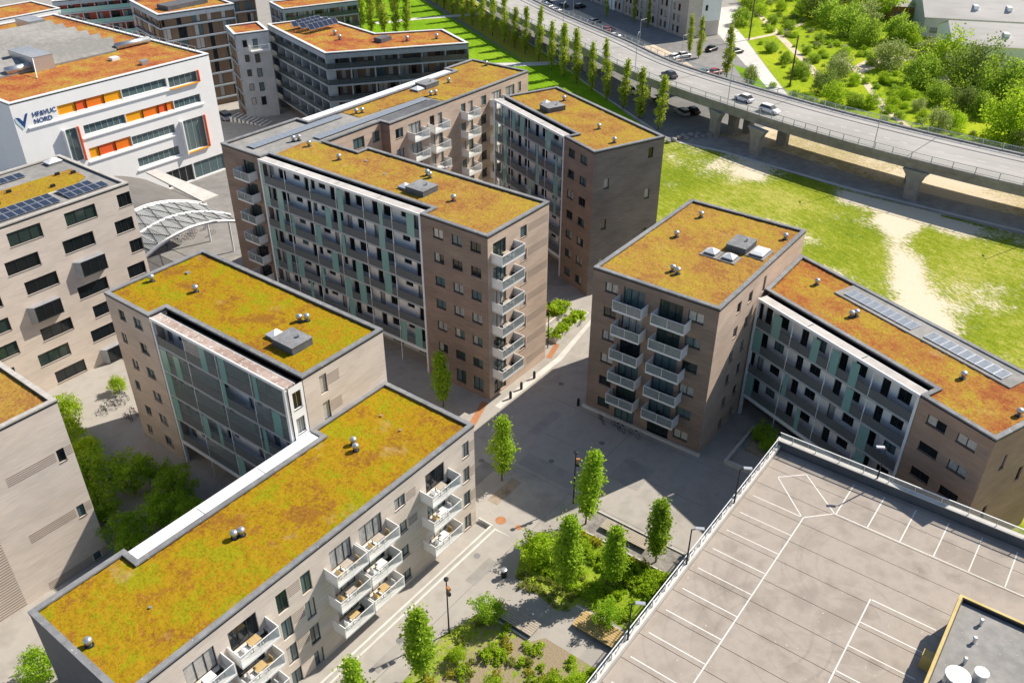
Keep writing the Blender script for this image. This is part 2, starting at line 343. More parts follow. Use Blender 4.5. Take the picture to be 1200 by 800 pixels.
# ------------------------------------------------------------------ building kit
CACHE = {}
def cached(key, fn):
    if key not in CACHE: CACHE[key] = fn()
    return CACHE[key]
PANES = ['glass_dark']*4+['glass_green']*2+['glass_curtain']*4+['glass_blind']*3+['glass_blue']*4
class Fc:
    """A facade: p to q on plan, u along it, v up, d inward."""
    def __init__(s, par, p, q):
        s.par = par; s.p = Vector(p[:2]); q = Vector(q[:2]); s.L = (q-s.p).length
        s.t = (q-s.p)/s.L; s.n = Vector((-s.t.y, s.t.x)); s.ang = math.atan2(s.t.y, s.t.x)
    def xy(s, u, d=0): return s.p+s.t*u+s.n*d
    def at(s, u, v, d=0): a = s.xy(u, d); return (a.x, a.y, v)
    def put(s, name, mesh, u, v, d=0):
        return ob(name, mesh, s.par, s.at(u, v, d), s.ang)
    def wall(s, z0, z1, holes, mat, name='wall', rev=.16, d=0, u0=0, u1=None):
        u1 = s.L if u1 is None else u1
        us = sorted({u0, u1, *[h[0] for h in holes], *[h[2] for h in holes]}); us = [u for u in us if u0 <= u <= u1]
        vz = sorted({z0, z1, *[h[1] for h in holes], *[h[3] for h in holes]}); vz = [v for v in vz if z0 <= v <= z1]
        mb = MB()
        for j in range(len(vz)-1):
            run = None
            for i in range(len(us)):
                solid = i < len(us)-1 and not any(h[0] < (us[i]+us[i+1])/2 < h[2] and h[1] < (vz[j]+vz[j+1])/2 < h[3] for h in holes)
                if solid and run is None: run = us[i]
                if not solid and run is not None:
                    mb.poly([s.at(run, vz[j], d), s.at(us[i], vz[j], d), s.at(us[i], vz[j+1], d), s.at(run, vz[j+1], d)]); run = None
        for a, b, c, e in [h[:4] for h in holes]:
            for (ua, va), (ub, vb) in (((a, b), (c, b)), ((c, b), (c, e)), ((c, e), (a, e)), ((a, e), (a, b))):
                mb.poly([s.at(ua, va, d), s.at(ub, vb, d), s.at(ub, vb, d+rev), s.at(ua, va, d+rev)])
        return mb.put(name, mat, s.par)
    def window(s, u0, v0, u1, v1, n=2, d=.12, pane=None, frame='frame_dark', sill=False, name='window', t=.07):
        w = round(u1-u0, 2); h = round(v1-v0, 2)
        def fr():
            m = MB(); m.box(0, 0, 0, w, .07, t).box(0, 0, h-t, w, .07, h).box(0, 0, t, t, .07, h-t).box(w-t, 0, t, w, .07, h-t)
            for k in range(1, n): m.box(w*k/n-.04, .003, t, w*k/n+.04, .068, h-t)
            if sill: m.box(-.03, -.17, -.04, w+.03, .0, -.003)
            return m.mesh('window_frame', frame)
        o = s.put(name, cached(('wf', w, h, n, frame, sill, t), fr), u0, v0, d)
        pm = pane or rnd.choice(PANES)
        two = pane is None and n == 2 and rnd.random() < .45
        if two:
            a, b = rnd.choice(PANES), rnd.choice(PANES)
            for k, q in enumerate((a, b)):
                pg = cached(('wp2', w, h, q, k), lambda: MB().poly([(t+k*(w/2-t), .035, t), (w/2+k*(w/2-t), .035, t), (w/2+k*(w/2-t), .035, h-t), (t+k*(w/2-t), .035, h-t)]).mesh('pane', q))
                ob('pane', pg, o)
        else:
            pg = cached(('wp', w, h, pm), lambda: MB().poly([(t, .035, t), (w-t, .035, t), (w-t, .035, h-t), (t, .035, h-t)]).mesh('pane', pm))
            ob('pane', pg, o)
        return o
    def louver(s, u0, v0, u1, v1, pitch=.2, mat='louver_line'):
        w = round(u1-u0, 2); h = round(v1-v0, 2)
        def f():
            m = MB()
            k = 0
            while k*pitch < h: m.box(0, -.015, k*pitch, w, .01, k*pitch+pitch*.36); k += 1
            return m.mesh('louver', mat)
        return s.put('louver', cached(('lv', w, h, pitch, mat), f), u0, v0, -.01)
    def facade(s, z0, z1, items, mat, d=0, u0=0, u1=None):
        holes = [(i[1], i[2], i[3], i[4]) for i in items if i[0] != 'l']
        s.wall(z0, z1, holes, mat, d=d, u0=u0, u1=u1)
        for i in items:
            k, a, b, c, e = i[:5]
            if k == 'l': s.louver(a, b, c, e)
            elif k == 'd': s.window(a, b, c, e, 2 if c-a < 2.2 else 3, d=d+.12, name='balcony_door', sill=False)
            else: s.window(a, b, c, e, {'w': 2, 'w1': 1, 'w3': 3}[k], d=d+.12, sill=(e-b < 1.9), pane=i[5] if len(i) > 5 else None)
    def balcony(s, u, v, w, dep, style='white', d=0):
        """slab, two solid cheeks, a framed front"""
        def slab(): return MB().box(0, -dep, -.22, w, 0, -.02).mesh('balcony', 'balcony_white')
        def floor(): return MB().box(.07, -dep+.07, -.02, w-.07, -.001, .0).mesh('floor', 'balcony_floor_white' if style == 'white' else 'balcony_floor')
        def cheek(): return MB().box(0, -dep+.04, -.215, .07, -.002, 1.08).mesh('side_panel', 'balcony_white')
        def glass(): return MB().box(.075, -dep+.012, .02, w-.075, -dep+.03, .98).mesh('railing_glass', 'rail_glass' if style == 'white' else 'rail_glass_pale')
        def rail():
            m = MB().box(-.003, -dep-.012, 1.03, w+.003, -dep+.045, 1.085).box(-.003, -dep-.012, -.06, w+.003, -dep-.003, .0)
            nn = 2
            for k in range(nn+1): m.box(w*k/nn-.022*(k > 0)+.0, -dep-.008, 0, w*k/nn+.022*(k < nn), -dep+.008, 1.03)
            return m.mesh('handrail', 'frame_white' if style != 'dark' else 'steel_grey')
        k = (round(w, 2), round(dep, 2), style)
        o = s.put('balcony', cached(('bs',)+k, slab), u, v, d)
        ob('floor', cached(('bf',)+k, floor), o)
        for x in (0, w-.07): ob('side_panel', cached(('bc',)+k, cheek), o, (x, 0, 0))
        ob('railing_glass', cached(('bg',)+k, glass), o); ob('handrail', cached(('br',)+k, rail), o)
        return o
def shell(b, poly, h, mat, edges=None, coping='coping', cw=.42, z0=0, mats=None):
    edges = edges or {}; out = []
    for i in range(len(poly)):
        f = Fc(b, poly[i], poly[(i+1) % len(poly)]); out.append(f)
        sp = edges.get(i, [])
        if sp is None: continue
        f.facade(z0, h-.2, sp, (mats or {}).get(i, mat))
    ring(MB(), inset(poly, -.05), inset(poly, cw), h-.16, h).put('coping', coping, b)
    ring(MB(), inset(poly, -.03), inset(poly, .02), h-.34, h-.165).put('flashing', 'flashing', b)  # dark drip band, also painting the shadow line under the coping
    return out
def mossy(b, poly, z, mat, cell=.2, amp=.09, name='green_roof'):
    """planted sheet: a flat bed with an uneven, clumpy carpet on it"""
    o = sheet(name, mat, poly, z-.03, b)
    xs = [p[0] for p in poly]; ys = [p[1] for p in poly]
    x0, y0 = min(xs), min(ys); nx = int((max(xs)-x0)/cell)+1; ny = int((max(ys)-y0)/cell)+1
    n = len(poly); m = MB(); ids = {}
    for j in range(ny):                        # scan rows: spans of the polygon at this height
        def spans(y):
            c = sorted(poly[i-1][0]+(y-poly[i-1][1])*(poly[i][0]-poly[i-1][0])/(poly[i][1]-poly[i-1][1]) for i in range(n) if (poly[i-1][1] > y) != (poly[i][1] > y))
            return list(zip(c[::2], c[1::2]))
        s0, s1 = spans(y0+j*cell+1e-4), spans(y0+(j+1)*cell-1e-4)
        for i in range(nx):
            xa, xb = x0+i*cell, x0+(i+1)*cell
            if any(a <= xa+1e-6 and xb-1e-6 <= e for a, e in s0) and any(a <= xa+1e-6 and xb-1e-6 <= e for a, e in s1):
                f = []
                for c in ((i, j), (i+1, j), (i+1, j+1), (i, j+1)):
                    if c not in ids:
                        x, y = x0+c[0]*cell, y0+c[1]*cell
                        h = noise.noise(Vector((x*1.3, y*1.3, z)))*.5+noise.noise(Vector((x*3.7, y*3.7, z+5)))*.6
                        ids[c] = len(m.v); m.v.append((x, y, z+amp*h))
                    f.append(ids[c])
                m.f.append(tuple(f))
    m.put('sedum_carpet', mat, o, smooth=True)
    return o
def roof(b, poly, z, mat, name='green_roof', cw=.40):
    if name == 'green_roof': return mossy(b, inset(poly, cw), z, mat)
    return sheet(name, mat, inset(poly, cw), z, b)
def gallery(b, p, q, depth, levels, ztop, seed, strip='strip_pale', zbot=0., bay=4.9, wall='gallery_wall', strip_w=1.08, ground=True, glazed=False):
    rg = random.Random(seed)
    f = Fc(b, p, q); L = f.L; nb = max(2, round(L/bay)); bw = L/nb; st = levels[1]-levels[0]
    holes = []
    cols = [rg.random() for _ in range(nb)]
    for li, FL in enumerate(levels):
        for k in range(nb):
            u = k*bw
            if cols[k] < .5:
                holes.append(('g', u+.45, FL+.02, u+1.35, FL+2.15)); holes.append(('w', u+2.3, FL+.75, u+3.7, FL+2.15))
            else:
                holes.append(('w', u+.5, FL+1.35, u+1.7, FL+2.0)); holes.append(('g', u+2.5, FL+.02, u+3.4, FL+2.15))
                holes.append(('w1', u+3.7, FL+.85, u+4.4, FL+2.15))
    holes = [h for h in holes if h[3] < L-.1]
    wd = max(.8, depth-.8)
    f.wall(levels[0]-.25, ztop-.62, [h[1:] for h in holes], wall, d=wd)
    for h in holes:
        if h[0] == 'g': f.window(*h[1:], 1, d=wd+.1, name='door', pane=rg.choice(('glass_dark', 'glass_dark', 'glass_curtain')))
        else: f.window(*h[1:], 2 if h[0] == 'w' else 1, d=wd+.1, pane=rg.choice(('glass_dark', 'glass_dark', 'glass_dark', 'glass_blue')))
    if ground:
        gh = [(u_*bw+.6, .1, u_*bw+2.6, 2.4) for u_ in range(nb)]
        f.wall(0, levels[0]-.25, gh, 'render_grey', d=depth+.6)
        for g in gh: f.window(*g, 2, d=depth+.7)
        MB().prism([tuple(f.xy(0, .12)), tuple(f.xy(L, .12)), tuple(f.xy(L, depth+.59)), tuple(f.xy(0, depth+.59))], levels[0]-.30, levels[0]-.26).put('soffit', 'gallery_slab', b)
    for li, FL in enumerate(levels):
        MB().prism([tuple(f.xy(.02, .08)), tuple(f.xy(L-.02, .08)), tuple(f.xy(L-.02, wd-.005)), tuple(f.xy(.02, wd-.005))], FL-.22, FL).put('gallery_slab', 'gallery_slab', b)
        MB().prism([tuple(f.xy(.02, .03)), tuple(f.xy(L-.02, .03)), tuple(f.xy(L-.02, .078)), tuple(f.xy(.02, .078))], FL-.24, FL+.02).put('slab_edge', 'steel_grey', b)
        for k in range(nb):
            m = cached(('rp', round(bw, 2)), lambda: MB().box(.05, 0, 0, bw-.05, .035, 1.02).mesh('railing_panel', 'rail_panel'))
            f.put('railing_panel', m, k*bw, FL+.06, .04)
            if glazed and rg.random() < .72:
                gm_ = cached(('gz', round(bw, 2), st), lambda: MB().box(.1, 0, 0, bw-.1, .02, st-1.45).mesh('glazing', 'rail_glass_mid'))
                f.put('glazing', gm_, k*bw, FL+1.1, .045)
        # teal glass wind screens
        last = -9
        nsc = max(2, int(L/4.2)); used = []
        for _ in range(nsc):
            uu = rg.choice([k*bw*.5+.1 for k in range(2*nb)])+rg.uniform(-.15, .4)
            if any(abs(uu-x) < 2.2 for x in used) or uu > L-1.3: continue
            used.append(uu)
            w = rg.choice((.55, .95, 1.15, 1.15))
            m = cached(('sc', w, st), lambda: MB().box(0, 0, 0, w, .03, st-.28).mesh('glass_screen', 'screen_teal'))
            f.put('glass_screen', m, uu, FL+.0, .004)
    # frame
    zb = levels[0]-.3
    for u in (0., L-.28): MB().prism([tuple(f.xy(u, -.06)), tuple(f.xy(u+.28, -.06)), tuple(f.xy(u+.28, .24)), tuple(f.xy(u, .24))], zbot, ztop-.28).put('frame_post', 'steel_white', b)
    MB().prism([tuple(f.xy(0, -.055)), tuple(f.xy(L, -.055)), tuple(f.xy(L, .025)), tuple(f.xy(0, .025))], zb-.1, zb+.28).put('frame_beam', 'steel_white', b)
    for k in range(1, nb):
        a = f.xy(k*bw, .10)
        MB().tube((a.x, a.y, zbot), (a.x, a.y, ztop-.28), .06, 8).put('column', 'steel_white', b)
    # roof strip over the gallery, laid in lengths with open joints
    MB().prism([tuple(f.xy(0, -.08)), tuple(f.xy(L, -.08)), tuple(f.xy(L, .06)), tuple(f.xy(0, .06))], ztop-.28, ztop+.02).put('fascia', 'steel_white', b)
    ns = max(2, round(L/6.2)); sw = L/ns
    for k in range(ns):
        MB().prism([tuple(f.xy(k*sw+.05, .065)), tuple(f.xy((k+1)*sw-.05, .065)), tuple(f.xy((k+1)*sw-.05, strip_w)), tuple(f.xy(k*sw+.05, strip_w))], ztop-.2, ztop-.02).put('roof_strip', strip, b)
    MB().prism([tuple(f.xy(0, strip_w+.06)), tuple(f.xy(L, strip_w+.06)), tuple(f.xy(L, strip_w+.12)), tuple(f.xy(0, strip_w+.12))], ztop-.25, ztop-.04).put('gutter_rail', 'alu_white', b)
    MB().prism([tuple(f.xy(0, strip_w+.062)), tuple(f.xy(L, strip_w+.062)), tuple(f.xy(L, strip_w+.118)), tuple(f.xy(0, strip_w+.118))], ztop-.64, ztop-.252).put('sun_blocker', 'flashing', b)  # panel added to block sunlight leaking through the roof slot
    MB().prism([tuple(f.xy(0, strip_w+.125)), tuple(f.xy(L, strip_w+.125)), tuple(f.xy(L, depth-.04)), tuple(f.xy(0, depth-.04))], ztop-.62, ztop-.55).put('gutter', 'flashing', b)
    return f
def vent(b, x, y, z, s=1.):
    m = cached('vent', lambda: MB().lathe([(.17, 0), (.17, .38), (.30, .40), (.31, .62), (.24, .74), (.1, .79)], 10).mesh('roof_vent', 'galv', True))
    d = cached('ventb', lambda: MB().lathe([(.32, 0), (.32, .05)], 10).mesh('base_shadow', 'flashing'))  # black disc painting a small shadow round the vent foot
    o = ob('roof_vent', m, b, (x, y, z), 0, (s, s, s)); ob('base_shadow', d, o, (0, 0, .003))
def hatch(b, x0, y0, x1, y1, z, h=.75, mat='coping'):
    o = MB().box(x0, y0, z, x1, y1, z+h-.06).put('roof_hatch', 'felt_dark', b)
    MB().box(x0-.05, y0-.05, z+h-.06, x1+.05, y1+.05, z+h).put('lid', mat, o)
    MB().lathe([(.12, z+h), (.12, z+h+.25), (.17, z+h+.26), (.12, z+h+.36)], 8, ((x0+x1)/2+.5, (y0+y1)/2-.4)).put('pipe', 'galv', o)
def skylight(b, x, y, z, w=1.1, d=1.1, flat=False):
    o = MB().box(x-w/2, y-d/2, z, x+w/2, y+d/2, z+.3).put('skylight', 'coping', b)
    m = MB(); k = .62 if flat else .05
    lo = [(x-w/2-.03, y-d/2-.03), (x+w/2+.03, y-d/2-.03), (x+w/2+.03, y+d/2+.03), (x-w/2-.03, y+d/2+.03)]
    hi = [(x+(px-x)*k, y+(py-y)*k) for px, py in lo]
    zz = z+.30; zt = zz+(.2 if flat else .42)
    m.v = [(*p, zz+.002) for p in lo]+[(*p, zt) for p in hi]
    m.f = [(0, 1, 5, 4), (1, 2, 6, 5), (2, 3, 7, 6), (3, 0, 4, 7), (4, 5, 6, 7), (3, 2, 1, 0)]
    m.put('dome', 'alu_white', o)
def solar(b, x, y, z, w=1.0, d=1.6, tilt=0., rz=0, mat='pv'):
    def f():
        m = MB().box(0, 0, .05, w, d, .09)
        return m.mesh('solar_panel', mat)
    def g():
        m = MB().box(0, 0, .04, .05, d, .096).box(w-.05, 0, .04, w, d, .096).box(.05, 0, .04, w-.05, .05, .096).box(.05, d-.05, .04, w-.05, d, .096)
        return m.mesh('frame', 'pv_frame')
    o = ob('solar_panel', cached(('pv', w, d, mat), f), b, (x, y, z), rz)
    o.rotation_euler = (tilt, 0, rz); ob('frame', cached(('pvf', w, d), g), o)
def rows(tops, h, *cols):
    """window items repeated up a facade: cols are (kind, u0, u1)"""
    return [(c[0], c[1], t-(c[3] if len(c) > 3 else h), c[2], t) for t in tops for c in cols]
# ------------------------------------------------------------------ the blocks round the square
def tops(t, n, st=3.): return [round(t-st*k, 2) for k in range(n)]
# --- low block beside the garden (balconies on its sunny side)
A = thing('apartment_block', 'four-storey pale brick block with long yellow sedum roof beside the plaza garden', 'building', (12.7, 40.8, 0), 0)
pA = [(0, 0), (35.65, 0), (35.65, 11.25), (26, 11.25), (26, 9.8), (7.5, 9.8), (7.5, 11.6), (0, 11.6)]
its = rows(tops(11.05, 4), 1.75, ('w', 33.9, 34.9)) + rows(tops(10.9, 4), 1.3, ('w', 25.0, 26.3)) + rows(tops(10.8, 4), 2.1, ('w', 12.2, 13.25), ('w', 14.6, 15.6))
doorsA = [(28.9, 31.4), (20.8, 23.4), (17.6, 19.9), (7.9, 10.4), (4.2, 6.7)]
for a, b_ in doorsA: its += [('d', a, t-2.2, b_, t) for t in (10.9, 7.9, 4.9)] + [('w', a+.3, .9, b_-.3, 1.9)]
its += [('l', 13.35, t-1.1, 14.5, t) for t in (10.75, 7.75, 4.75)] + [('l', 26.45, t-1.0, 27.6, t) for t in (10.8, 7.8)] + [('l', 35.0, t-1.2, 35.6, t) for t in (10.8, 7.8, 4.8)]
PANES_ALL = PANES; PANES = ['glass_blue']*4+['glass_curtain']*4+['glass_blind']*2+['glass_green']+['glass_dark']*2
fA = shell(A, pA, 12.4, 'brick_pale', {0: its, 4: None}, mats={7: 'shaded_face'})
PANES = PANES_ALL
roof(A, pA, 12.14, 'sedum_yellow')
for a, w in ((28.1, 3.85), (20.35, 3.6), (16.9, 3.35), (7.6, 3.5), (3.7, 3.4)):
    for z in (8.65, 5.65, 2.65): fA[0].balcony(a, z, w, 1.5, 'white')
gallery(A, (25.95, 11.1), (7.52, 11.1), 1.3, (2.65, 5.65, 8.65), 12.3, 3, 'alu_white', strip_w=1.2)
for x, y in ((26.2, 46.8), (26.75, 46.6), (13.8, 46.5), (39.9, 47.7), (39.4, 46.9)): vent(A, x-12.7, y-40.8, 12.14)
for x, y in ((43.8, 45.7), (18.2, 46.0), (44.3, 48.6)): MB().lathe([(.12, 12.14), (.12, 12.3)], 8, (x-12.7, y-40.8)).put('roof_drain', 'galv', A)
MB().box(-.4, -1.75, .0, 35.9, -1.55, .42).put('area_wall', 'concrete_pale', A)
MB().box(35.95, -1.75, .0, 36.1, .0, .42).put('area_wall', 'concrete_pale', A)

# --- mid-height block with the courtyard gallery
B = thing('apartment_block', 'six-storey grey beige block with sedum roof and rust-topped gallery over the shaded courtyard', 'building', (36.7, 52.0, 0), 0)
pB = [(2, 0), (11.95, 0), (11.95, 27.4), (0, 27.4), (0, 19.87), (2, 19.87)]
itsB = rows(tops(17.05, 6), 1.2, ('w', 4.5, 5.9)) + [('w', 1.9, t-1.15, 2.95, t) for t in (17, 11, 5)] + [('w', 1.2, t-1.15, 2.05, t) for t in (14, 8, 2)]
itsS = [('w1', 1.8, t-2., 2.65, t) for t in (17.3, 14.35)] + [('l', 2.75, t-1.1, 4.1, t) for t in (17.05, 14.1)]
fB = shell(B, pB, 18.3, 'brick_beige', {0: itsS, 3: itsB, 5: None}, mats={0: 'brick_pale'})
roof(B, pB, 18.04, 'sedum_gold' if False else 'sedum_yellow')
gallery(B, (.05, 19.7), (.05, .12), 1.93, (3., 6., 9., 12., 15.), 18.05, 11, 'strip_rust', glazed=True)
fe = Fc(B, (.35, .03), (1.97, .03))
fe.facade(12.3, 17.9, [('w1', .35, 12.7, 1.3, 14.4), ('w1', .35, 15.4, 1.3, 17.2)], 'render_white')
for x, y in ((41.2, 77.9), (42.6, 72.4), (45.1, 59.6), (45.6, 59.1)): vent(B, x-36.7, y-52, 18.04)
hatch(B, 4.0, 3.5, 6.4, 6.3, 18.04, .8)
skylight(B, 5.2, 7.3, 18.04, 1.3, 1.3)
MB().box(7.6, 24.2, 18.04, 8.0, 24.6, 18.2).put('roof_drain', 'galv', B)

# --- seven-storey courtyard block (two wings and the end with the corner balconies)
C = thing('courtyard_block', 'seven-storey brown brick courtyard block with amber sedum roofs and solar strips', 'building', (65.15, 52.35, 0), 0)
pC = [(0, 0), (11.35, 0), (11.35, 29), (9.5, 29), (9.5, 35.05), (19.85, 35.05), (19.85, 33.3), (52.85, 33.3), (52.85, 45.3), (45.5, 45.3), (45.5, 43), (13.6, 43), (13.6, 45.4), (.6, 45.5), (.6, 37.5), (2, 37.5), (2, 9.5), (0, 9.5)]
e0 = [('d', .9, t-2.2, 3.2, t) for t in tops(20.2, 6)] + [('d', .9, .35, 3.2, 2.4)] + [('w1', 5.85, t-1.4, 7.1, t) for t in tops(20.25, 6)]
e0 += [('l', 7.4, t-1.0, 11.2, t) for t in tops(20.25, 7)]
e17 = rows(tops(20.25, 6), 1.15, ('w', 1.75, 3.2), ('w', 4.45, 5.9), ('w', 7.1, 8.55)) + rows([2.6], 1.8, ('w', 1.75, 3.2), ('w', 4.45, 5.9), ('w', 7.1, 8.55))
e6 = []
for t in tops(20.2, 7):
    e6 += [('w', 1.1, t-1.4, 2.65, t), ('d', 3.8, t-2.2, 6.4, t), ('w1', 8.4, t-2.2, 9.45, t), ('w1', 10.2, t-2.2, 11.15, t), ('w1', 15.6, t-2.2, 16.7, t), ('w1', 17.3, t-2.2, 18.4, t), ('w', 20.4, t-1.5, 21.8, t), ('d', 23.2, t-2.2, 25.6, t), ('w', 26.8, t-1.8, 29.2, t), ('w1', 30.1, t-1.5, 31, t)]
e4 = [i for t in tops(20.25, 7) for i in (('w', 4.85, t-1.6, 7.0, t), ('w', 8.6, t-1.5, 10.0, t))]
e13 = [('d', 4.3, t-2.2, 6.5, t) for t in tops(20.2, 6)]
fC = shell(C, pC, 21.5, 'brick_brown', {0: e0, 4: e4, 6: e6, 13: e13, 15: None, 17: e17, 10: []}, mats={0: 'brick_sunlit', 6: 'brick_sunlit', 4: 'brick_sunlit', 5: 'brick_brown', 13: 'brick_brown'})
for t in tops(18.15, 6):
    fC[0].balcony(.6, t, 4.15, 1.5, 'grey')
    for u, w in ((3.5, 3.2), (7.9, 3.4), (15.4, 3.2), (22.6, 3.4)): fC[6].balcony(u, t, w, 1.5, 'white')
    fC[13].balcony(3.75, t, 3.1, 1.45, 'grey')
zc = 21.24
roof(C, pC, zc-.06, 'felt', 'felt_roof')
mossy(C, [(.45, .45), (10.9, .45), (10.9, 28.6), (9.05, 28.6), (9.05, 36.2), (8.4, 37.6), (2.45, 37.1), (2.45, 9.95), (.45, 9.95)], zc, 'sedum_amber')
mossy(C, [(19.6, 38.9), (32.5, 38.2), (32.7, 33.75), (52.4, 33.75), (52.4, 44.85), (45.95, 44.85), (45.95, 42.55), (19.6, 42.55)], zc, 'sedum_amber')
sheet('roof_membrane', 'felt_dark', [(20.3, 33.8), (32.3, 33.8), (32.2, 36.4), (20.3, 36.4)], zc-.03, C)
gallery(C, (.03, 37.3), (.03, 9.56), 1.95, tuple(3.2+3*k for k in range(6)), 21.35, 21, 'strip_pale')
for k in range(5): MB().box(13.7+6.35*k, 43.25, 21.0, 13.7+6.35*k+6.2, 44.95, 21.3).put('roof_strip', 'alu_white', C)
for x, y in ((72.4, 91.2), (73.1, 90.9), (72.4, 88.1), (71.4, 81.4), (74.3, 69.0), (73.9, 68.2), (70.4, 61.5), (85.6, 92.8), (86.4, 92.4), (98.5, 89.9), (99.3, 89.6), (105.4, 92.2), (116.8, 93.6)):
    vent(C, x-65.15, y-52.35, zc)
hatch(C, 3.8, 12.5, 6.4, 15.3, zc, .75); skylight(C, 4.6, 16.1, zc, 1.2, 1.2)
hatch(C, 35.2, 40.1, 38.2, 42.4, zc, .75); skylight(C, 34.2, 41.0, zc, 1.6, 1.6)
for k in range(16): solar(C, 2.2+k*1.0, 40.7, zc+.05, .97, 1.55, mat='pv_reflect')
for k in range(22): solar(C, 9.8+k*1.0, 36.5, zc+.05, .97, 1.4, mat='pv_reflect')
for p, q, r_ in ((8, 26, .2), (6.2, 21, .2), (24, 39, .15)): MB().lathe([(r_, zc), (r_, zc+.1)], 8, (p, q)).put('roof_drain', 'galv', C)

# --- slate-brown wing turned towards the lawn
D = thing('apartment_block', 'seven-storey dark slate-brown wing with amber roof standing at the edge of the grass field', 'building', (93.0, 56.73, 0), R(-22))
pD = [(0, 0), (11.6, 0), (11.6, 26.4), (2, 26.4), (2, 6.95), (0, 6.95)]
e0 = [('w1', 9., 18.9, 9.85, 20.3), ('w1', 1.85, 15.9, 2.65, 17.3), ('w1', 8.95, 12.95, 9.8, 14.4), ('w1', 1.75, 9.95, 2.6, 11.4), ('w1', 8.95, 7., 9.8, 8.4), ('w1', 1.75, 4., 2.6, 5.4)]
e5 = rows(tops(20.2, 7), 1.15, ('w', 1.05, 2.55), ('w', 3.85, 5.4))
shell(D, pD, 21.5, 'brick_slate', {0: e0, 3: None, 5: e5}, mats={5: 'brick_brown'})
roof(D, pD, zc, 'sedum_amber')
gallery(D, (.03, 26.2), (.03, 7.02), 1.95, tuple(3.2+3*k for k in range(6)), 21.35, 31, 'strip_pale')
for x, y in ((6.0, 7.4), (4.6, 1.95), (8.9, 20.4)): vent(D, x, y, zc)
hatch(D, 3.6, 16.6, 6.6, 18.9, zc, .75); skylight(D, 5.6, 20.2, zc, 1.2, 1.2)

# --- tower between the square and the field
E = thing('apartment_tower', 'six-storey brown brick tower with two stacks of white-cheeked balconies facing the square', 'building', (71.05, 28.05, 0), 0)
pE = [(0, 0), (22.35, 0), (22.35, 14.6), (0, 14.6)]
e3 = rows(tops(17.2, 6), 1.15, ('w', 1.55, 3.1), ('w', 11.35, 13.1))
for t in tops(17.4, 6): e3 += [('d', 3.85, t-2.25, 6.35, t), ('d', 8.1, t-2.25, 10.75, t)]
e0 = rows(tops(16.9, 6), 1.3, ('w', 4.6, 5.6), ('w', 7.4, 8.4)) + [('w1', 11.1, t-1.9, 11.8, t) for t in (17.2,)]
fE = shell(E, pE, 18.5, 'brick_brown', {0: e0, 3: e3}, mats={0: 'brick_sunlit'})
roof(E, pE, 18.24, 'sedum_amber')
for k in range(1, 6):
    fE[3].balcony(3.4, .2+3*k, 3.45, 1.5, 'grey'); fE[3].balcony(7.95, .2+3*k, 3.85, 1.5, 'grey')
for x, y in ((89.7, 39.5), (83.2, 39.3), (90.1, 29.2), (75.6, 35.7), (75.4, 35.0)): vent(E, x-71.05, y-28.05, 18.24)
hatch(E, 12.6, 3.1, 15.6, 5.4, 18.24, .75)
for x, y in ((81.8, 34.2), (81.8, 32.1)):
    skylight(E, x-71.05, y-28.05, 18.3, 1.25, 1.25)
    MB().box(x-71.05-1.0, y-28.05-1.0, 18.2, x-71.05+1.0, y-28.05+1.0, 18.36).put('roof_membrane', 'felt', E)
skylight(E, 13.9, 1.95, 18.3, 2.2, 1.5, True)
MB().box(12.5, .9, 18.2, 15.4, 3.0, 18.36).put('roof_membrane', 'felt', E)
MB().box(-.35, -.3, 0, -.06, 14.9, .35).put('plinth', 'concrete_pale', E)

# --- turned block behind the parking deck
F = thing('apartment_block', 'five-storey brown block with orange sedum roof and long gallery rising behind the parking deck', 'building', (70.29, 1.98, 0), R(-22))
pF = [(0, 0), (11.5, 0), (11.5, 32.65), (2, 28.8), (2, 7.4), (0, 7.4)]
e5 = rows(tops(14.05, 5), 1.0, ('w', 1.15, 3.1), ('w', 4.2, 6.1)) + [('l', 3.2, t-1.0, 4.1, t) for t in tops(14.0, 5)] + [('l', 6.2, t-1.0, 7.2, t) for t in tops(14.0, 5)]
e0 = [('w1', 2.4, 11.0, 3.1, 12.6), ('w1', 6.2, 8.0, 6.9, 9.6), ('w1', 2.4, 5.0, 3.1, 6.6)]
shell(F, pF, 15.5, 'brick_tan', {0: e0, 3: None, 5: e5})
roof(F, pF, 15.24, 'sedum_rust')
gallery(F, (.03, 27.9), (.03, 7.46), 1.95, (3., 6., 9., 12.), 15.35, 45, 'strip_pale')
MB().box(8.0, 4.0, 15.22, 11.07, 24.6, 15.38).put('roof_membrane', 'felt', F)
for y0, n in ((15.2, 9), (5.2, 9)):
    for k in range(n): solar(F, 8.5, y0+k*.95, 15.39, 1.6, .92, mat='pv_reflect')
for x, y in ((7.8, 26.9), (5.6, 20.2), (6.2, 20.1), (5.8, 7.3), (5., 1.2)): vent(F, x, y, 15.24)

# --- pale block with staggered dark windows, and its neighbour
L1 = thing('office_block', 'seven-storey pale brick block with staggered dark ribbon windows and solar panels on top', 'building', (20, 95.8, 0), 0)
pL = [(0, 0), (30.7, 0), (30.7, 15.2), (0, 15.2)]
pat = {20.3: (35.7, 42.3, 48.9), 17.2: (34.5, 41.2, 47.8), 14.2: (35.8, 42.3, 49.), 11.1: (35.8, 41.3, 47.9), 8.0: (35.8, 42.4, 48.4), 5.0: (34.6, 41.3, 47.9), 1.95: (35.8, 42.4, 47.9)}
bays = {(14.2, 42.3), (11.1, 35.8), (1.95, 42.4)}
it = []; bl = []
for t, xs in pat.items():
    for x in (xs[0]-6.6, xs[0]-13.1)+xs:
        w = 3.8 if x < 47 else (1.75 if t in (20.3, 14.2) else 2.4)
        if (t, x) in bays: bl.append((x-20, t)); w = 2.9
        it.append(('w3', x-20, t-1.65, x-20+w, t, rnd.choice(('glass_dark', 'glass_dark', 'glass_green'))))
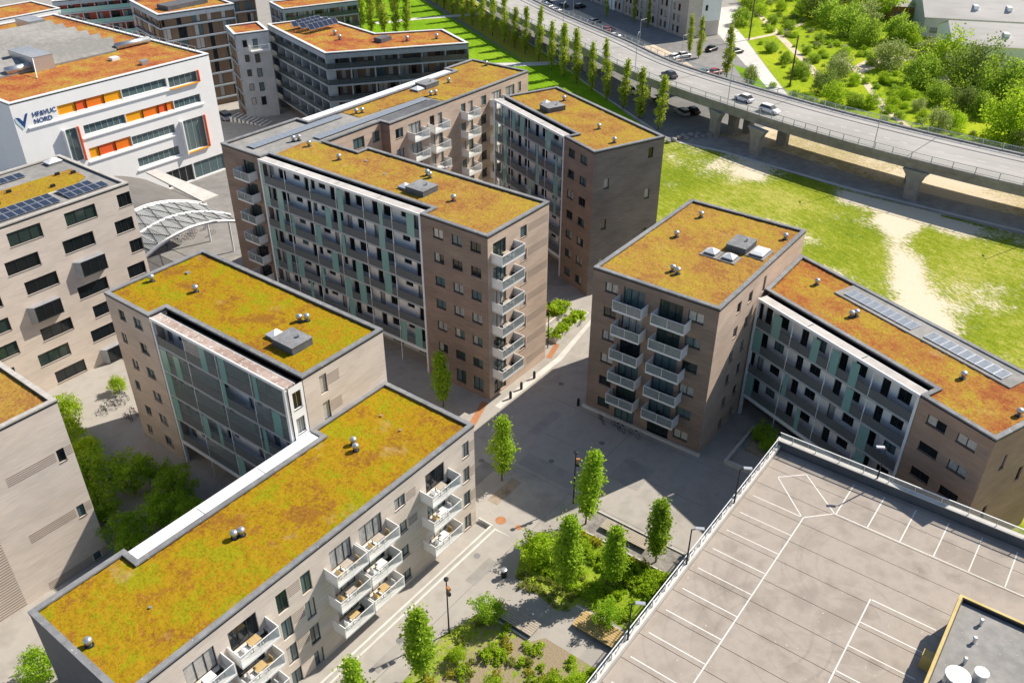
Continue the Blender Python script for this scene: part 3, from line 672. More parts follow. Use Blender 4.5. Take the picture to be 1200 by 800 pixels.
fL = shell(L1, pL, 21.4, 'brick_pale', {0: it}, coping='coping_pale')
for u, t in bl:
    m = MB()
    x0, x1, z0, z1 = u-.12, u+3.02, t-1.8, t+.12
    a = [(x0, .0), (x1, .0)]
    m.v = [(x0-.5, .0, z0-.3), (x1, .0, z0-.3), (x1, .0, z1), (x0-.5, .0, z1), (x0, -.75, z0), (x1, -.75, z0), (x1, -.75, z1), (x0, -.75, z1)]
    m.f = [(0, 1, 5, 4), (3, 7, 6, 2), (0, 4, 7, 3), (1, 2, 6, 5)]
    o = m.put('bay_window', 'zinc', L1)
    fr = Fc(L1, (0, -.75), (30.7, -.75)).window(x0, z0, x1, z1, 3, d=0, pane='glass_dark', t=.12); fr.parent = o; fr.name = 'window'
roof(L1, pL, 21.12, 'felt', 'felt_roof')
sheet('green_roof', 'sedum_gold', [(.6, 5.2), (26.5, 4.7), (28.9, 6.1), (29.2, 9.9), (26.0, 10.0), (.6, 10.2)], 21.18, L1)
MB().box(.6, 4.35, 21.13, 26.5, 4.6, 21.3).put('roof_kerb', 'concrete_pale', L1)
for k in range(25):
    if k != 19: 
        solar(L1, 4.1+k*1.0, 1.4, 21.2, .97, 1.5, R(4))
        if k < 24: solar(L1, 4.1+k*1.0, 2.95, 21.3, .97, 1.3, R(4))
for k in range(16): solar(L1, 8.0+k*1.03, 11.8, 21.2, 1., 1.5, R(4))
for x, y in ((26.8, 9.2), (24.5, 6.1), (20.5, 8.6), (18., 6.2), (28.3, 8.2), (12, 8.5)): MB().box(x, y, 21.18, x+.55, y+.25, 21.5).put('roof_vent', 'steel_dark', L1)
skylight(L1, 28.9, 13.6, 21.13, 1.8, 1.4)

L2 = thing('apartment_block', 'pale brick block with ribbed masonry bands next to the courtyard trees', 'building', (-6, 66.2, 0), 0)
pL2 = [(0, 0), (30.15, 0), (30.15, 24), (0, 24)]
it = []
for t in (13.4, 6.9, .95):
    it += [('w1', 28.75, max(.05, t-1.35), 29.45, t)]
    it += [('l', 24.4, max(.0, t-.95), 28.6, t), ('l', 29.55, max(.0, t-.95), 30.1, t)]
fq = shell(L2, pL2, 18.1, 'brick_pale', {0: it}, coping='coping_pale')
fq[0].louver(8, .2, 22.2, 7.8, .28, 'louver_line')
roof(L2, pL2, 17.84, 'sedum_rust' if False else 'sedum_amber')

# --- white college building
HF = thing('college_building', 'white college building with orange facade panels and rust-red planted roof', 'building', (57.4, 137.2, 0), 0)
pH = [(0, 0), (35.6, 0), (35.6, 51), (0, 51)]
g = lambda x: x-57.4
its = []
def hw(x0, z0, x1, z1, n, pane='glass_blue'): HWIN.append((g(x0), z0, g(x1), z1, n, pane))
HWIN = []; HPAN = []
hw(75.4, 17.6, 83.8, 19.05, 6); hw(84.2, 17.2, 90., 18.95, 5); hw(67.6, 13.6, 75., 15.1, 7); hw(84.4, 13.5, 89.8, 14.95, 5)
hw(64.2, 9.8, 66.5, 15.2, 2); hw(75.2, 9.6, 83.6, 11.1, 8); hw(84.9, 5.5, 89.6, 11.1, 4, 'glass_blue'); hw(75.4, 5.6, 83.6, 7.2, 8); hw(80., .2, 85.5, 3.2, 4, 'glass_dark'); hw(85.7, .2, 92.6, 3.2, 4, 'glass_blue')
hw(58.6, 2, 63, 7, 3)
for r in ((17.6, 19.1, (64.3, 67.3, 69.1, 72.2, 75.3), 'acba'), (13.55, 15.05, (75.1, 78.3, 81.3, 82.9, 84.3), 'abcb'), (9.6, 11.3, (67.5, 69.2, 72.2, 75.1), 'acb')):
    for k in range(len(r[2])-1): HPAN.append((g(r[2][k]), r[0], g(r[2][k+1]), r[1], 'orange_'+r[3][k]))
fH = shell(HF, pH, 21.3, 'render_white', {0: None}, coping='alu_white', cw=.5)
fH[0].wall(0, 21.1, [w[:4] for w in HWIN]+[p_[:4] for p_ in HPAN], 'render_white', rev=.3)
for w in HWIN: fH[0].window(*w[:4], w[4], d=.25, pane=w[5], frame='steel_grey', t=.06)
for a, b_, c, d_, m in HPAN: fH[0].put('facade_panel', MB().box(.02, 0, .02, c-a-.02, .05, d_-b_-.02).mesh('facade_panel', m), a, b_, .2)
for x0, z0, x1 in ((59.2, 16.9, 84.0), (67., 13.0, 90.3), (67., 9.05, 84.), (75., 5.05, 84.)):
    MB().box(g(x0), -.22, z0, g(x1), -.002, z0+.2).put('shadow_ledge', 'render_white', HF)  # added to draw the shadow lines below the window rows
for x0, z0, x1, z1, m in ((64.0, 9.6, 64.18, 15.4, 'render_white'), (66.55, 9.7, 66.72, 15.3, 'orange_c'), (84.66, 5.3, 84.86, 11.3, 'render_white'), (89.64, 5.4, 89.82, 11.2, 'orange_c'), (90.05, 17.1, 90.2, 19.05, 'orange_c')):
    MB().box(g(x0), -.8 if m == 'render_white' else -.4, z0, g(x1), -.002, z1).put('fin', m, HF)
for x0, z0, x1 in ((84.9, 5.3, 89.6), (84.2, 17.0, 90.0)): MB().box(g(x0), -.4, z0, g(x1), -.003, z0+.14).put('sill', 'orange_a', HF)
def text(s, size, x, z, par, mat):
    cu = bpy.data.curves.new('lettering', 'FONT'); cu.body = s; cu.size = size; cu.extrude = .03; cu.offset = .006
    to = bpy.data.objects.new('tmp', cu); col.objects.link(to)
    me = bpy.data.meshes.new_from_object(to.evaluated_get(bpy.context.evaluated_depsgraph_get()))
    bpy.data.objects.remove(to)
    me.materials.clear(); me.materials.append(MATS[mat])
    o = ob('lettering', me, par, (x, -.04, z)); o.rotation_euler = (R(90), 0, 0); return o
text('HF&VUC', 1.0, g(60.3), 18.45, HF, 'logo_blue'); text('NORD', 1.0, g(60.3), 17.4, HF, 'logo_blue')
m = MB(); m.prism([(.0, 0), (.45, 0), (1.0, -1.25), (1.0, -2.1)], 0, .05); e_ = m.mesh('emblem', 'logo_blue')
def plate(pts, mat):
    mb = MB(); n = len(pts)
    mb.v = [(x, -.06, z) for x, z in pts]+[(x, -.003, z) for x, z in pts]
    mb.f = [tuple(range(n)), tuple(range(2*n-1, n-1, -1))]+[(k, k+n, (k+1) % n+n, (k+1) % n) for k in range(n)]
    return mb.put('emblem', mat, HF)
plate([(.35, 19.0), (1.3, 17.2), (2.3, 19.25), (1.95, 19.2), (1.35, 18.15), (.9, 18.85)], 'logo_blue')
plate([(.2, 18.9), (.25, 18.3), (1.0, 17.0), (1.22, 17.15), (.3, 18.9)], 'logo_pale')
roof(HF, pH, 21.0, 'sedum_red', cw=.48)
m = MB(); prof = []
for k in range(6): prof += [(14.8+4.2*k, 21.4), (14.8+4.2*(k+1)-.05, 22.7)]
for k in range(6):
    y0 = 14.8+4.2*k; sh_ = .9*k
    m.prism([(5, y0), (27.1+sh_*.35, y0), (29.2, y0+4.15), (5, y0+4.15)], 21.02, 21.3)
    i = len(m.v)
    m.v += [(5, y0, 21.3), (27.1+sh_*.35, y0, 21.3), (29.2, y0+4.15, 22.6), (5, y0+4.15, 22.6), (29.2, y0+4.15, 21.3), (5, y0+4.15, 21.3)]
    m.f += [(i, i+1, i+2, i+3), (i+1, i+4, i+2), (i+3, i+2, i+4, i+5), (i, i+3, i+5)]
m.put('sawtooth_roof', 'felt', HF)
for a in ((11.6, 13.6, 15.0, 21.6, 2.3), (25., 40.2, 28.2, 45.5, 1.9)):
    o = MB().prism([(a[0], a[1]), (a[2], a[1]), (a[2], a[3]), (a[0], a[3])], 21.02, 21+a[4]).put('air_handler', 'galv', HF)
    MB().box(a[0]-.05, a[1]-.05, 21+a[4]+.002, a[2]+.05, a[3]+.05, 21+a[4]+.1).put('cover', 'zinc', o)
MB().tube((27.5, 15.6, 21.7), (34.2, 15.6, 21.7), .55, 12).put('duct', 'galv', HF, smooth=True)
MB().tube((7.5, 15.2, 21.8), (11.5, 15.2, 21.8), .6, 12).put('duct', 'galv', HF, smooth=True)
MB().tube((9.8, 10, 21.1), (11.6, 13.6, 23.2), .08, 6).put('pipe', 'steel_white', HF)
MB().box(23, 9.6, 21.02, 24.4, 10.8, 21.5).put('roof_unit', 'alu_white', HF)
MB().box(24.6, 3.2, 21.02, 25.9, 4.2, 21.7).put('roof_unit', 'galv', HF)
for k in range(22): MB().box(35.2, 3+k*2.15, 21.02, 35.3, 3.08+k*2.15, 22.0).put('rail_post', 'steel_grey', HF)
MB().box(35.21, 3, 21.95, 35.29, 48.4, 22.02).put('guard_rail', 'steel_grey', HF)
# ------------------------------------------------------------------ further blocks
P('clad_brown', (.14, .095, .065), (.22, .15, .105), 1.2, .8, .2, stretch=(4, 4, .3))
P('band_blue', (.24, .28, .325), (.30, .345, .39), 1.5, .6, .3)
P('band_white', (.70, .71, .71), (.78, .79, .79), 1.5, .6, .3)
P('clad_red', (.33, .075, .045), (.42, .11, .07), 1.2, .8, .2)
def decked(b, p, q, levels, h, depth=1.5, wall='clad_brown', band='band_blue', bay=4.6, fins=True, glass='rail_glass_dark', seed=1, top=.9):
    rg = random.Random(seed); f = Fc(b, p, q); L = f.L; nb = max(2, round(L/bay)); bw = L/nb
    holes = []
    for FL in levels:
        for k in range(nb):
            u = k*bw+rg.uniform(.3, .7)
            holes.append((u, FL+.05, u+rg.choice((1., 1.9)), FL+2.3)); 
            if bw > 4: holes.append((u+2.4, FL+.6, u+3.4, FL+2.3))
    holes = [x for x in holes if x[2] < L-.1]
    f.wall(0, h-.2, holes, wall, d=depth)
    for x in holes: f.window(*x, 2 if x[2]-x[0] > 1.2 else 1, d=depth+.1)
    for FL in list(levels)+[h]:
        t = .32 if FL < h else top
        MB().prism([tuple(f.xy(0, 0)), tuple(f.xy(L, 0)), tuple(f.xy(L, depth+.02)), tuple(f.xy(0, depth+.02))], FL-t, FL-.002).put('floor_band', band, b)
        if FL < h and depth > .6:
            MB().prism([tuple(f.xy(.05, .05)), tuple(f.xy(L-.05, .05)), tuple(f.xy(L-.05, .09)), tuple(f.xy(.05, .09))], FL+.05, FL+1.05).put('railing_glass', glass, b)
    if fins:
        for k in range(nb+1):
            u = min(max(k*bw, .12), L-.12)
            for FL in levels:
                MB().prism([tuple(f.xy(u-.1, .1)), tuple(f.xy(u+.1, .1)), tuple(f.xy(u+.1, depth-.003)), tuple(f.xy(u-.1, depth-.003))], FL, FL+levels[1]-levels[0]-.33).put('fin', 'band_white' if fins == 2 else band, b)
    return f
def far_block(name, label, loc, poly, h, faces, roofm='sedum_red', wall='render_grey', coping='band_white', st=3.1, z0=1.0, rz=0):
    b = thing(name, label, 'building', (*loc, 0), rz)
    ed = {i: None for i in faces}
    shell(b, poly, h, wall, ed, coping=coping, cw=.5)
    roof(b, poly, h-.3, roofm, cw=.5)
    lv = []
    z = h-st-.1
    while z > .2: lv.insert(0, round(z, 2)); z -= st
    for i, kw in faces.items():
        decked(b, poly[i], poly[(i+1) % len(poly)], lv, h-.36, seed=i+int(h), **kw)
    return b
G = far_block('terraced_block', 'blue-grey block with deep glazed balconies and tilted solar panels on its rusty roof', (114.3, 131.0), [(0, 0), (22.7, -16.8), (28.1, -5.4), (17, 3.2), (20.4, 22.6), (8.7, 27.3)], 18,
    {0: dict(depth=1.9, bay=5.), 5: dict(depth=1.9, bay=3.9, fins=True)})
for r_ in range(3):
    for k in range(6): solar(G, 8.9+k*1.3-r_*.2, 14+r_*2.3, 18.0+.5, 1.25, 1.9, R(25), R(-20))
for x, y in ((9.5, 6.0), (17, -5.5), (22, -9), (11.5, 9.5)): vent(G, x, y, 17.7, 1.3)
o = MB().box(12.6, -2.6, 17.7, 15.6, -.6, 18.5).put('stair_box', 'felt_dark', G)
K = far_block('apartment_block', 'brown clad block with pale grey floor bands behind the college building', (106.2, 172.0), [(0, 0), (16.4, -3.8), (20, 13), (4.5, 17)], 21,
    {0: dict(depth=.5, bay=3.4, fins=False), 3: dict(depth=.5, bay=3.4, fins=False)}, st=2.75)
MB().box(4, 2, 20.7, 14, 6, 21.6).put('roof_terrace', 'felt_dark', K)
K2 = far_block('apartment_block', 'small grey rendered block with one white balcony between the brown clad and blue-grey blocks', (113., 156.7), [(0, 0), (6.7, -2.7), (10.3, 5), (3.6, 7.4)], 18, {3: dict(depth=.3, bay=3, fins=False)})
fk = Fc(K2, (0, 0), (6.7, -2.7))
for t in (16.5, 13.5, 10.5, 7.5, 4.5): fk.window(1.5, t-1.4, 2.4, t, 1, d=-.09); fk.window(3.6, t-1.8, 4.6, t, 1, d=-.09)
fk.balcony(2.6, 14.4, 4.2, 1.4, 'white')
far_block('apartment_block', 'white balconied block at the back of the college roof', (78., 214.), [(0, 0), (30, 1), (30, 14), (0, 14)], 16.5, {0: dict(depth=1.6, bay=4.2, band='band_white', wall='clad_red', fins=2, glass='rail_glass')}, wall='render_white')
far_block('apartment_block', 'teal and red balconied block behind the college roof edge', (112., 226.), [(0, 0), (20, -9), (27, 5), (7, 14)], 16., {0: dict(depth=1.5, bay=3.2, band='band_blue', wall='clad_red', glass='screen_teal')}, wall='render_grey')
far_block('apartment_block', 'low blue-grey block with rust-red roof terrace beyond the solar panels', (150., 186.), [(0, 0), (19, -7.5), (22.5, 2), (3.5, 9.5)], 13., {0: dict(depth=.8, bay=4.), 3: dict(depth=.5, bay=4.)}, st=3.2)
far_block('apartment_block', 'glazed penthouse block beside the tall poplar grove', (166., 205.), [(0, 0), (13, -5), (16, 3), (3, 8)], 16., {0: dict(depth=1.2, bay=4.)}, st=3.2)
far_block('apartment_block', 'brown and grey block behind the floor-banded block', (142., 212.), [(0, 0), (16, -5), (20, 8), (4, 13)], 15., {0: dict(depth=.6, bay=3.6, fins=False)})
H1 = thing('town_houses', 'row of grey town houses facing the car park beyond the flyover', 'building', (233.7, 114.6, 0), R(-28.7))
pH1 = [(0, 0), (11, 0), (11, 62), (0, 62)]
e3 = []; 
for k in range(9):
    for t in (2.6, 5.6, 8.6, 11.6, 14.5): e3 += [('w1', 2+k*6.6, t-1.8, 3+k*6.6, t), ('w1', 4.2+k*6.6, t-1.8, 5.4+k*6.6, t)]
e0 = [i for t in (2.6, 5.6, 8.6, 11.6, 14.5) for i in (('w1', 5.6, t-1.5, 6.5, t),)]
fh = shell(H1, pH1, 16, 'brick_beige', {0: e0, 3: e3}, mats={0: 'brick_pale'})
roof(H1, pH1, 15.8, 'felt', 'felt_roof')
for k in range(9):
    MB().box(-.35, 61.2-6.6*k, 0, -.003, 61.8-6.6*k, 15.6).put('pilaster', 'render_grey', H1)
MB().box(4.6, -.12, 4.2, 11.05, -.01, 15.6).put('cladding', 'render_white', H1)
for t in (8.6, 11.6, 14.5): MB().box(5.7, -.16, t-1.5, 6.5, -.125, t).put('window', 'glass_dark', H1)
MB().box(-.3, 40, 0, -.01, 45.5, 15.7).put('cladding', 'render_white', H1)
# industrial halls
def hall(label, loc, rz, w, l, eave, ridge, wall, group=None):
    b = thing('industrial_hall', label, 'building', (*loc, 0), rz)
    m = MB(); m.v = [(0, 0, 0), (w, 0, 0), (w, l, 0), (0, l, 0), (0, 0, eave), (w, 0, eave), (w, l, eave), (0, l, eave), (w/2, 0, ridge), (w/2, l, ridge)]
    m.f = [(0, 1, 5, 8, 4), (2, 3, 7, 9, 6), (1, 2, 6, 5), (3, 0, 4, 7)]
    m.put('wall', wall, b)
    m = MB()
    for s, (xa, xb, za, zb) in enumerate(((-.4, w/2, eave-.15, ridge+.1), (w+.4, w/2, eave-.15, ridge+.1))):
        pts = [(xa, -.3, za), (xb, -.3, zb), (xb, l+.3, zb), (xa, l+.3, za)]
        if s == 0: pts = pts[::-1]
        MB().poly([(p[0], p[1], p[2]) for p in pts]).put('roof_slope', 'roof_fibre', b)
    for k in range(3): MB().box(w*.18, l*(.2+.22*k), eave+(ridge-eave)*.36+.12, w*.3, l*(.2+.22*k)+1.2, eave+(ridge-eave)*.6+.16).put('roof_light', 'alu_white', b)
    f = Fc(b, (0, l), (0, 0))
    for k in range(int(l/8)): f.window(2+k*8, 1.2, 4.5+k*8, 2.6, 3, d=-.09)
    return b
hall('long grey-roofed hall beyond the scrubland trees', (267., 13.2), R(24), 22, 38, 5.2, 8.5, 'render_white')
hall('grey-roofed hall with shaded gable next to the brick annexe', (293.7, 25.5), R(24), 24, 40, 5.5, 9.5, 'render_grey')
hall('red brick annexe with pale roof behind the gabled hall', (305., 45.), R(24), 20, 34, 4.5, 8., 'brick_red')
# ------------------------------------------------------------------ arched canopy over the passage
P('vault_grey', (.15, .142, .132), (.19, .18, .168), .6, .7, .25)
CN = thing('arched_canopy', 'arched white steel canopy with lattice vault between the college and the pale block', 'canopy', (50, 103, 0), 0)
def arch(x): t = (x-12.0)/11.; return 9.2-3.2*t*t-(.6*t if t > 0 else 0)
xs = [1+k*.75 for k in range(29)]
def archbeam(y, r, mat='steel_white', dz=0):
    m = MB()
    for a, b_ in zip(xs[:-1], xs[1:]): m.tube((a, y, arch(a)+dz), (b_, y, arch(b_)+dz), r, 6, caps=False)
    return m.put('arch_beam', mat, CN)
for y in (0, 5.2, 11): archbeam(y, .24)
for k, x in enumerate(xs[::2]): MB().tube((x, 0, arch(x)), (x, 11, arch(x)), .05, 5).put('purlin', 'steel_dark' if k % 2 else 'steel_white', CN)
m = MB()
for k in range(34):
    y = .2+k*.32
    for a, b_ in zip(xs[6:26:2], xs[8:28:2]): m.tube((a, y, arch(a)+.08), (b_, y, arch(b_)+.08), .022, 4, caps=False)
m.put('lattice', 'steel_white', CN)
for a_, b__ in zip(xs[2:26:4], xs[6:30:4]):
    for y0, y1 in ((.3, 5.0), (5.4, 10.8)):
        mm = MB(); st_ = [a_+(b__-a_)*q/4 for q in range(5)]
        for u, v in zip(st_[:-1], st_[1:]): mm.poly([(u, y0, arch(u)-.05), (v, y0, arch(v)-.05), (v, y1, arch(v)-.05), (u, y1, arch(u)-.05)])
        mm.put('glazing', 'rail_glass_pale', CN)
for k in range(9):
    xa = 2.5+k*2.1
    for q in (-1, 1):
        mm = MB()
        for z_ in range(8):
            u0 = xa+q*z_*.45; u1 = xa+q*(z_+1)*.45
            if 1 < min(u0, u1) and max(u0, u1) < 21.5: mm.tube((u0, z_*1.375, arch(u0)+.12), (u1, (z_+1)*1.375, arch(u1)+.12), .05, 4, caps=False)
        if mm.v: mm.put('brace', 'steel_dark', CN)
m = MB()
for a, b_ in zip(xs[:-1], xs[1:]): m.poly([(a, 11, arch(a)+.3), (b_, 11, arch(b_)+.3), (b_, 27, arch(b_)+.3), (a, 27, arch(a)+.3)])
m.put('vault_roof', 'vault_grey', CN, smooth=True)
MB().prism([(21.4, 10.8), (24.4, 10.9), (24.8, 28.2), (23.1, 28.5)], 6.7, 6.95).put('flat_roof', 'concrete_pale', CN)
m = MB()
for a, b_ in zip(xs[:-1], xs[1:]): m.tube((a, 11.0, arch(a)+.3), (b_, 11.0, arch(b_)+.3), .16, 6, caps=False)
m.put('vault_edge', 'steel_white', CN)
for x in (3.2, 21.5):
    for y in (0, 5.2, 11): MB().tube((x, y, 0), (x, y, arch(x)), .16, 8).put('post', 'steel_white', CN)
# ------------------------------------------------------------------ parking deck
PG = thing('parking_garage', 'parking garage whose pale concrete roof deck is marked with white stalls', 'building', (24, -34, 0), 0)
gx = lambda x: x-24; gy = lambda y: y+34
MB().box(0, 0, 0, 42.5, 52.6, 8.75).put('structure', 'concrete', PG)
k = 0; x = 0.2
xs_ = []
while x < 42:
    xs_.append(x); x += 2.6
for i, x in enumerate(xs_):
    w = min(2.55, 42.05-x)
    MB().box(x, .2, 8.752, x+w, 26.0, 9.0).put('deck_slab', 'deck_concrete', PG)
    MB().box(x, 26.012, 8.752, x+w, 52.15, 9.0).put('deck_slab', 'deck_concrete_worn', PG)
def stripe(x0, y0, x1, y1, w=.10):
    a = Vector((gx(x0), gy(y0))); b_ = Vector((gx(x1), gy(y1))); t = (b_-a).normalized(); n = Vector((-t.y, t.x))*w/2
    MB().prism([tuple(a-n), tuple(b_-n), tuple(b_+n), tuple(a+n)], 9.004, 9.007).put('painted_line', 'paint', PG)
for kx in range(12): stripe(58.7-2.635*kx, 17.6, 58.7-2.635*kx, 13.05)
stripe(58.7, 13.0, 29, 12.95)
for ky in range(8): stripe(65.5, 10.95-2.68*ky, 60.85, 10.95-2.68*ky)
stripe(60.8, 11.0, 60.7, -12)
for a, b_ in (((62.3, 16.8), (64.2, 14.9)), ((64.2, 14.9), (60.8, 11.05)), ((60.75, 11.1), (58.75, 13.0)), ((58.65, 13.1), (62.25, 16.75))): stripe(*a, *b_)
stripe(53.3, 5.55, 38, 5.4)
for kx in range(5): stripe(53.3-2.64*kx, 5.45, 53.3-2.64*kx, .7)
MB().box(42.1, 0, 8.753, 42.5, 52.6, 9.95).put('parapet', 'shaded_face', PG)
MB().box(42.02, 0, 9.955, 42.58, 52.65, 10.02).put('parapet_cap', 'concrete_pale', PG)
MB().box(0, 52.2, 8.753, 42.08, 52.6, 9.5).put('kerb', 'concrete_pale', PG)  # kerb raised to block a strip of sunlight under the rail
for k in range(22):
    x = .4+k*1.96
    MB().box(x, 52.36, 9.22, x+.07, 52.43, 10.25).put('rail_post', 'galv', PG)
for z in (9.62, 10.22): MB().box(0.3, 52.45, z, 42.3, 52.51, z+.07).put('rail', 'steel_white', PG)
m = MB()
for k in range(21): m.tube((.45+k*1.96, 52.39, 9.25), (.45+(k+1)*1.96, 52.39, 10.2), .025, 5)
m.put('rail_brace', 'galv', PG)
for k in range(24):
    y = .6+k*2.2
    MB().box(42.27, y, 10.02, 42.33, y+.06, 10.75).put('rail_post', 'galv', PG)
MB().box(42.26, .4, 10.72, 42.34, 52.5, 10.79).put('rail', 'steel_white', PG)
MB().box(42.285, .6, 10.06, 42.31, 52.4, 10.70).put('rail_glass', 'rail_glass', PG)
def arc(cx, cy, r0, a0, a1, w, name='tyre_mark', mat='tyre_mark', z=9.003):
    m = MB(); n = 18
    for k in range(n):
        p, q = R(a0+(a1-a0)*k/n), R(a0+(a1-a0)*(k+1)/n)
        m.poly([(gx(cx+r_*math.cos(t)), gy(cy+r_*math.sin(t)), z) for r_, t in ((r0, p), (r0+w, p), (r0+w, q), (r0, q))])
    m.put(name, mat, PG)
rt_ = random.Random(8)
for k in range(16):
    x, y, r_ = rt_.uniform(42, 58), rt_.uniform(4, 12), rt_.uniform(3.5, 7.5); a = rt_.uniform(0, 360); sp = rt_.uniform(40, 110)
    arc(x, y, r_, a, a+sp, .2, z=9.0022+k*.00003); arc(x, y, r_+1.5, a, a+sp, .2, z=9.0022+k*.00003)
for k in range(26):
    x, y = rt_.uniform(30, 65), rt_.uniform(-5, 17.5)
    MB().poly([(gx(x)+rt_.uniform(.35, .9)*math.cos(t*.628), gy(y)+rt_.uniform(.35, .9)*math.sin(t*.628), 9.0028+k*.00003) for t in range(10)]).put('oil_stain', 'grime', PG)
ST = thing('stair_tower', 'flat-roofed stair tower with yellow edge trim standing on the parking deck', 'building', (34, -22, 9.0), 0)
pS = [(0, 0), (20.7, 0), (20.7, 22.15), (0, 22.15)]
MB().box(.05, .05, .0, 20.65, 22.1, 2.6).put('wall', 'render_grey', ST)
ring(MB(), pS, inset(pS, .22), 2.62, 3.05).put('trim', 'yellow_paint', ST)
ring(MB(), inset(pS, -.03), inset(pS, .1), 2.2, 2.615).put('fascia', 'yellow_paint', ST)
ring(MB(), inset(pS, .225), inset(pS, .3), 2.62, 2.98).put('upstand', 'flashing', ST)
sheet('felt_roof', 'felt', inset(pS, .3), 2.66, ST)
for x, y, r_, h_ in ((12.6, 20.5, .75, 1.1), (14.1, 19.3, .42, .8)):
    o = MB().lathe([(r_, 2.665), (r_, 2.66+h_)], 16, (x, y)).put('exhaust_stack', 'galv', ST, smooth=False)
    MB().lathe([(r_+.05, 2.66+h_), (r_+.05, 2.72+h_)], 16, (x, y)).put('cap', 'alu_white', o)
for x, y in ((19., 20.3), (17.1, 20.3), (14.9, 20.4)): MB().lathe([(.12, 2.665), (.12, 3.1), (.17, 3.12), (.1, 3.25)], 8, (x, y)).put('vent_pipe', 'galv', ST)
MB().box(15.2, 22.2, .0, 15.9, 22.9, 1.3).put('ladder_box', 'yellow_paint', ST)
# ------------------------------------------------------------------ ground
def S(name, mat, pts, z): return sheet(name, mat, pts, z)
def trail(pts, w, name='trail', mat='sand', z=.012):
    L_, R_ = [], []
    for i, p in enumerate(pts):
        a = Vector(pts[max(0, i-1)]); b_ = Vector(pts[min(len(pts)-1, i+1)]); t = (b_-a).normalized(); n = Vector((-t.y, t.x))
        ww = w*rnd.uniform(.7, 1.3)
        L_.append(tuple(Vector(p)+n*ww)); R_.append(tuple(Vector(p)-n*ww))
    S(name, mat, L_+R_[::-1], z)
S('ground', 'ground', [(-900, -900), (1300, -900), (1300, 1300), (-900, 1300)], 0)
S('plaza', 'paving', [(-30, 24), (47, 24), (78, 18), (96, 27), (96, 44), (96, 58), (62, 100), (55, 135), (-30, 135)], .004)
field = [(95, 27), (95, 44), (103.5, 50), (116, 78.5), (157, 79.5), (157.6, 74), (157.2, 64), (155.2, 50), (153.6, 38), (153.0, 23), (152.4, 8), (152, -70), (50, -70), (66, -8), (72, 0), (83, 27)]
S('field', 'field_grass', field, .004)
def inpoly(p, poly):
    c = False
    for i in range(len(poly)):
        a, b_ = poly[i-1], poly[i]
        if (a[1] > p[1]) != (b_[1] > p[1]) and p[0] < (b_[0]-a[0])*(p[1]-a[1])/(b_[1]-a[1])+a[0]: c = not c
    return c
def segd(p, a, b_):
    p, a, b_ = Vector(p), Vector(a), Vector(b_); t = max(0, min(1, (p-a).dot(b_-a)/(b_-a).length_squared)); return (p-a-(b_-a)*t).length
SPATH = [(152, 31), (140, 27), (124, 20.8), (109, 13.4), (93, 4), (82, -8)]
def sandy(p):
    d = min(segd(p, SPATH[i], SPATH[i+1]) for i in range(len(SPATH)-1))
    v = max(0, 1.2-d/(2.7+p[0]*.008))
    v = max(v, max(0, 1.-segd(p, (149, 20), (151, 38))/5.)*.9, .75*max(0, 1.3-segd(p, (108, 26), (121, 31))/3.2))
    v = max(v, .7*max(0, 1.2-segd(p, (106, 58), (121, 77))/7), .5*max(0, 1-segd(p, (96, 30), (110, 44))/7))
    return min(1, v)
nx, ny = 66, 136; gm = MB(); ids = {}; vals = []
for j_ in range(ny):
    for i_ in range(nx):
        q = [(92+i_+dx, -50+j_+dy) for dx, dy in ((0, 0), (1, 0), (1, 1), (0, 1))]
        if not all(inpoly(c, field) for c in q): continue
        f_ = []
        for c in q:
            if c not in ids: ids[c] = len(gm.v); gm.v.append((c[0], c[1], .008)); vals.append(sandy(c))
            f_.append(ids[c])
        gm.f.append(tuple(f_))
me = gm.mesh('field_wear', 'field_grass'); at_ = me.attributes.new('sand', 'FLOAT', 'POINT'); at_.data.foreach_set('value', vals)
tag(ob('field_wear', me), kind='structure')
lawn = [(120, 78), (157, 80), (176.3, 108.3), (190, 127.5), (211, 160), (237, 194.5), (300, 283), (215, 283), (160, 170), (130, 112)]
S('lawn', 'lawn_grass', lawn, .004)
S('grass_verge', 'dry_strip', [(185.2, 134), (191, 131), (211, 160.5), (237, 195), (262, 230), (254, 238), (228.8, 207), (213.5, 181.5)], .008)
S('footpath', 'asphalt', [(186.2, 136.3), (185, 134.2), (213.4, 181.7), (228.7, 207.2), (254, 239), (252.6, 240), (227, 208), (212, 182.4)], .012)
S('footpath', 'concrete_pale', [(176, 142.5), (182, 135.5), (189.5, 128.2), (191.6, 130.8), (184.5, 138), (178, 145)], .016)
S('footpath', 'concrete_pale', [(193, 196), (206, 190), (217.5, 182), (224.2, 178.5), (225.5, 181), (218.5, 184.8), (206, 193), (194, 199)], .016)
S('road', 'asphalt', [(158.7, 79.9), (177.3, 108.8), (190.8, 127.8), (212, 160.4), (238, 194.8), (300, 282), (330, 282), (232, 150), (205, 104), (192, 84), (176, 62), (165, 73), (160, 77)], .004)
S('kerb_strip', 'concrete_pale', [(158.2, 80.2), (176.8, 109.1), (190.3, 128.1), (211.5, 160.7), (237.5, 195.1), (237.8, 194.9), (211.8, 160.5), (190.6, 127.9), (177.1, 108.9), (158.5, 80.0)], .02)
S('dirt_track', 'concrete', [(156.5, 79), (162, 77.5), (168, 70), (165, 57), (161.5, 40), (160.5, 24), (160.5, -70), (152, -70), (153, 23), (153.6, 38), (155.2, 50), (157.2, 64), (157.6, 74)], .006)
trail([(157.4, 76), (157.8, 66), (156, 52), (154.6, 40), (154.2, 22), (154, -40)], .35, 'footpath', 'concrete_pale', .012)
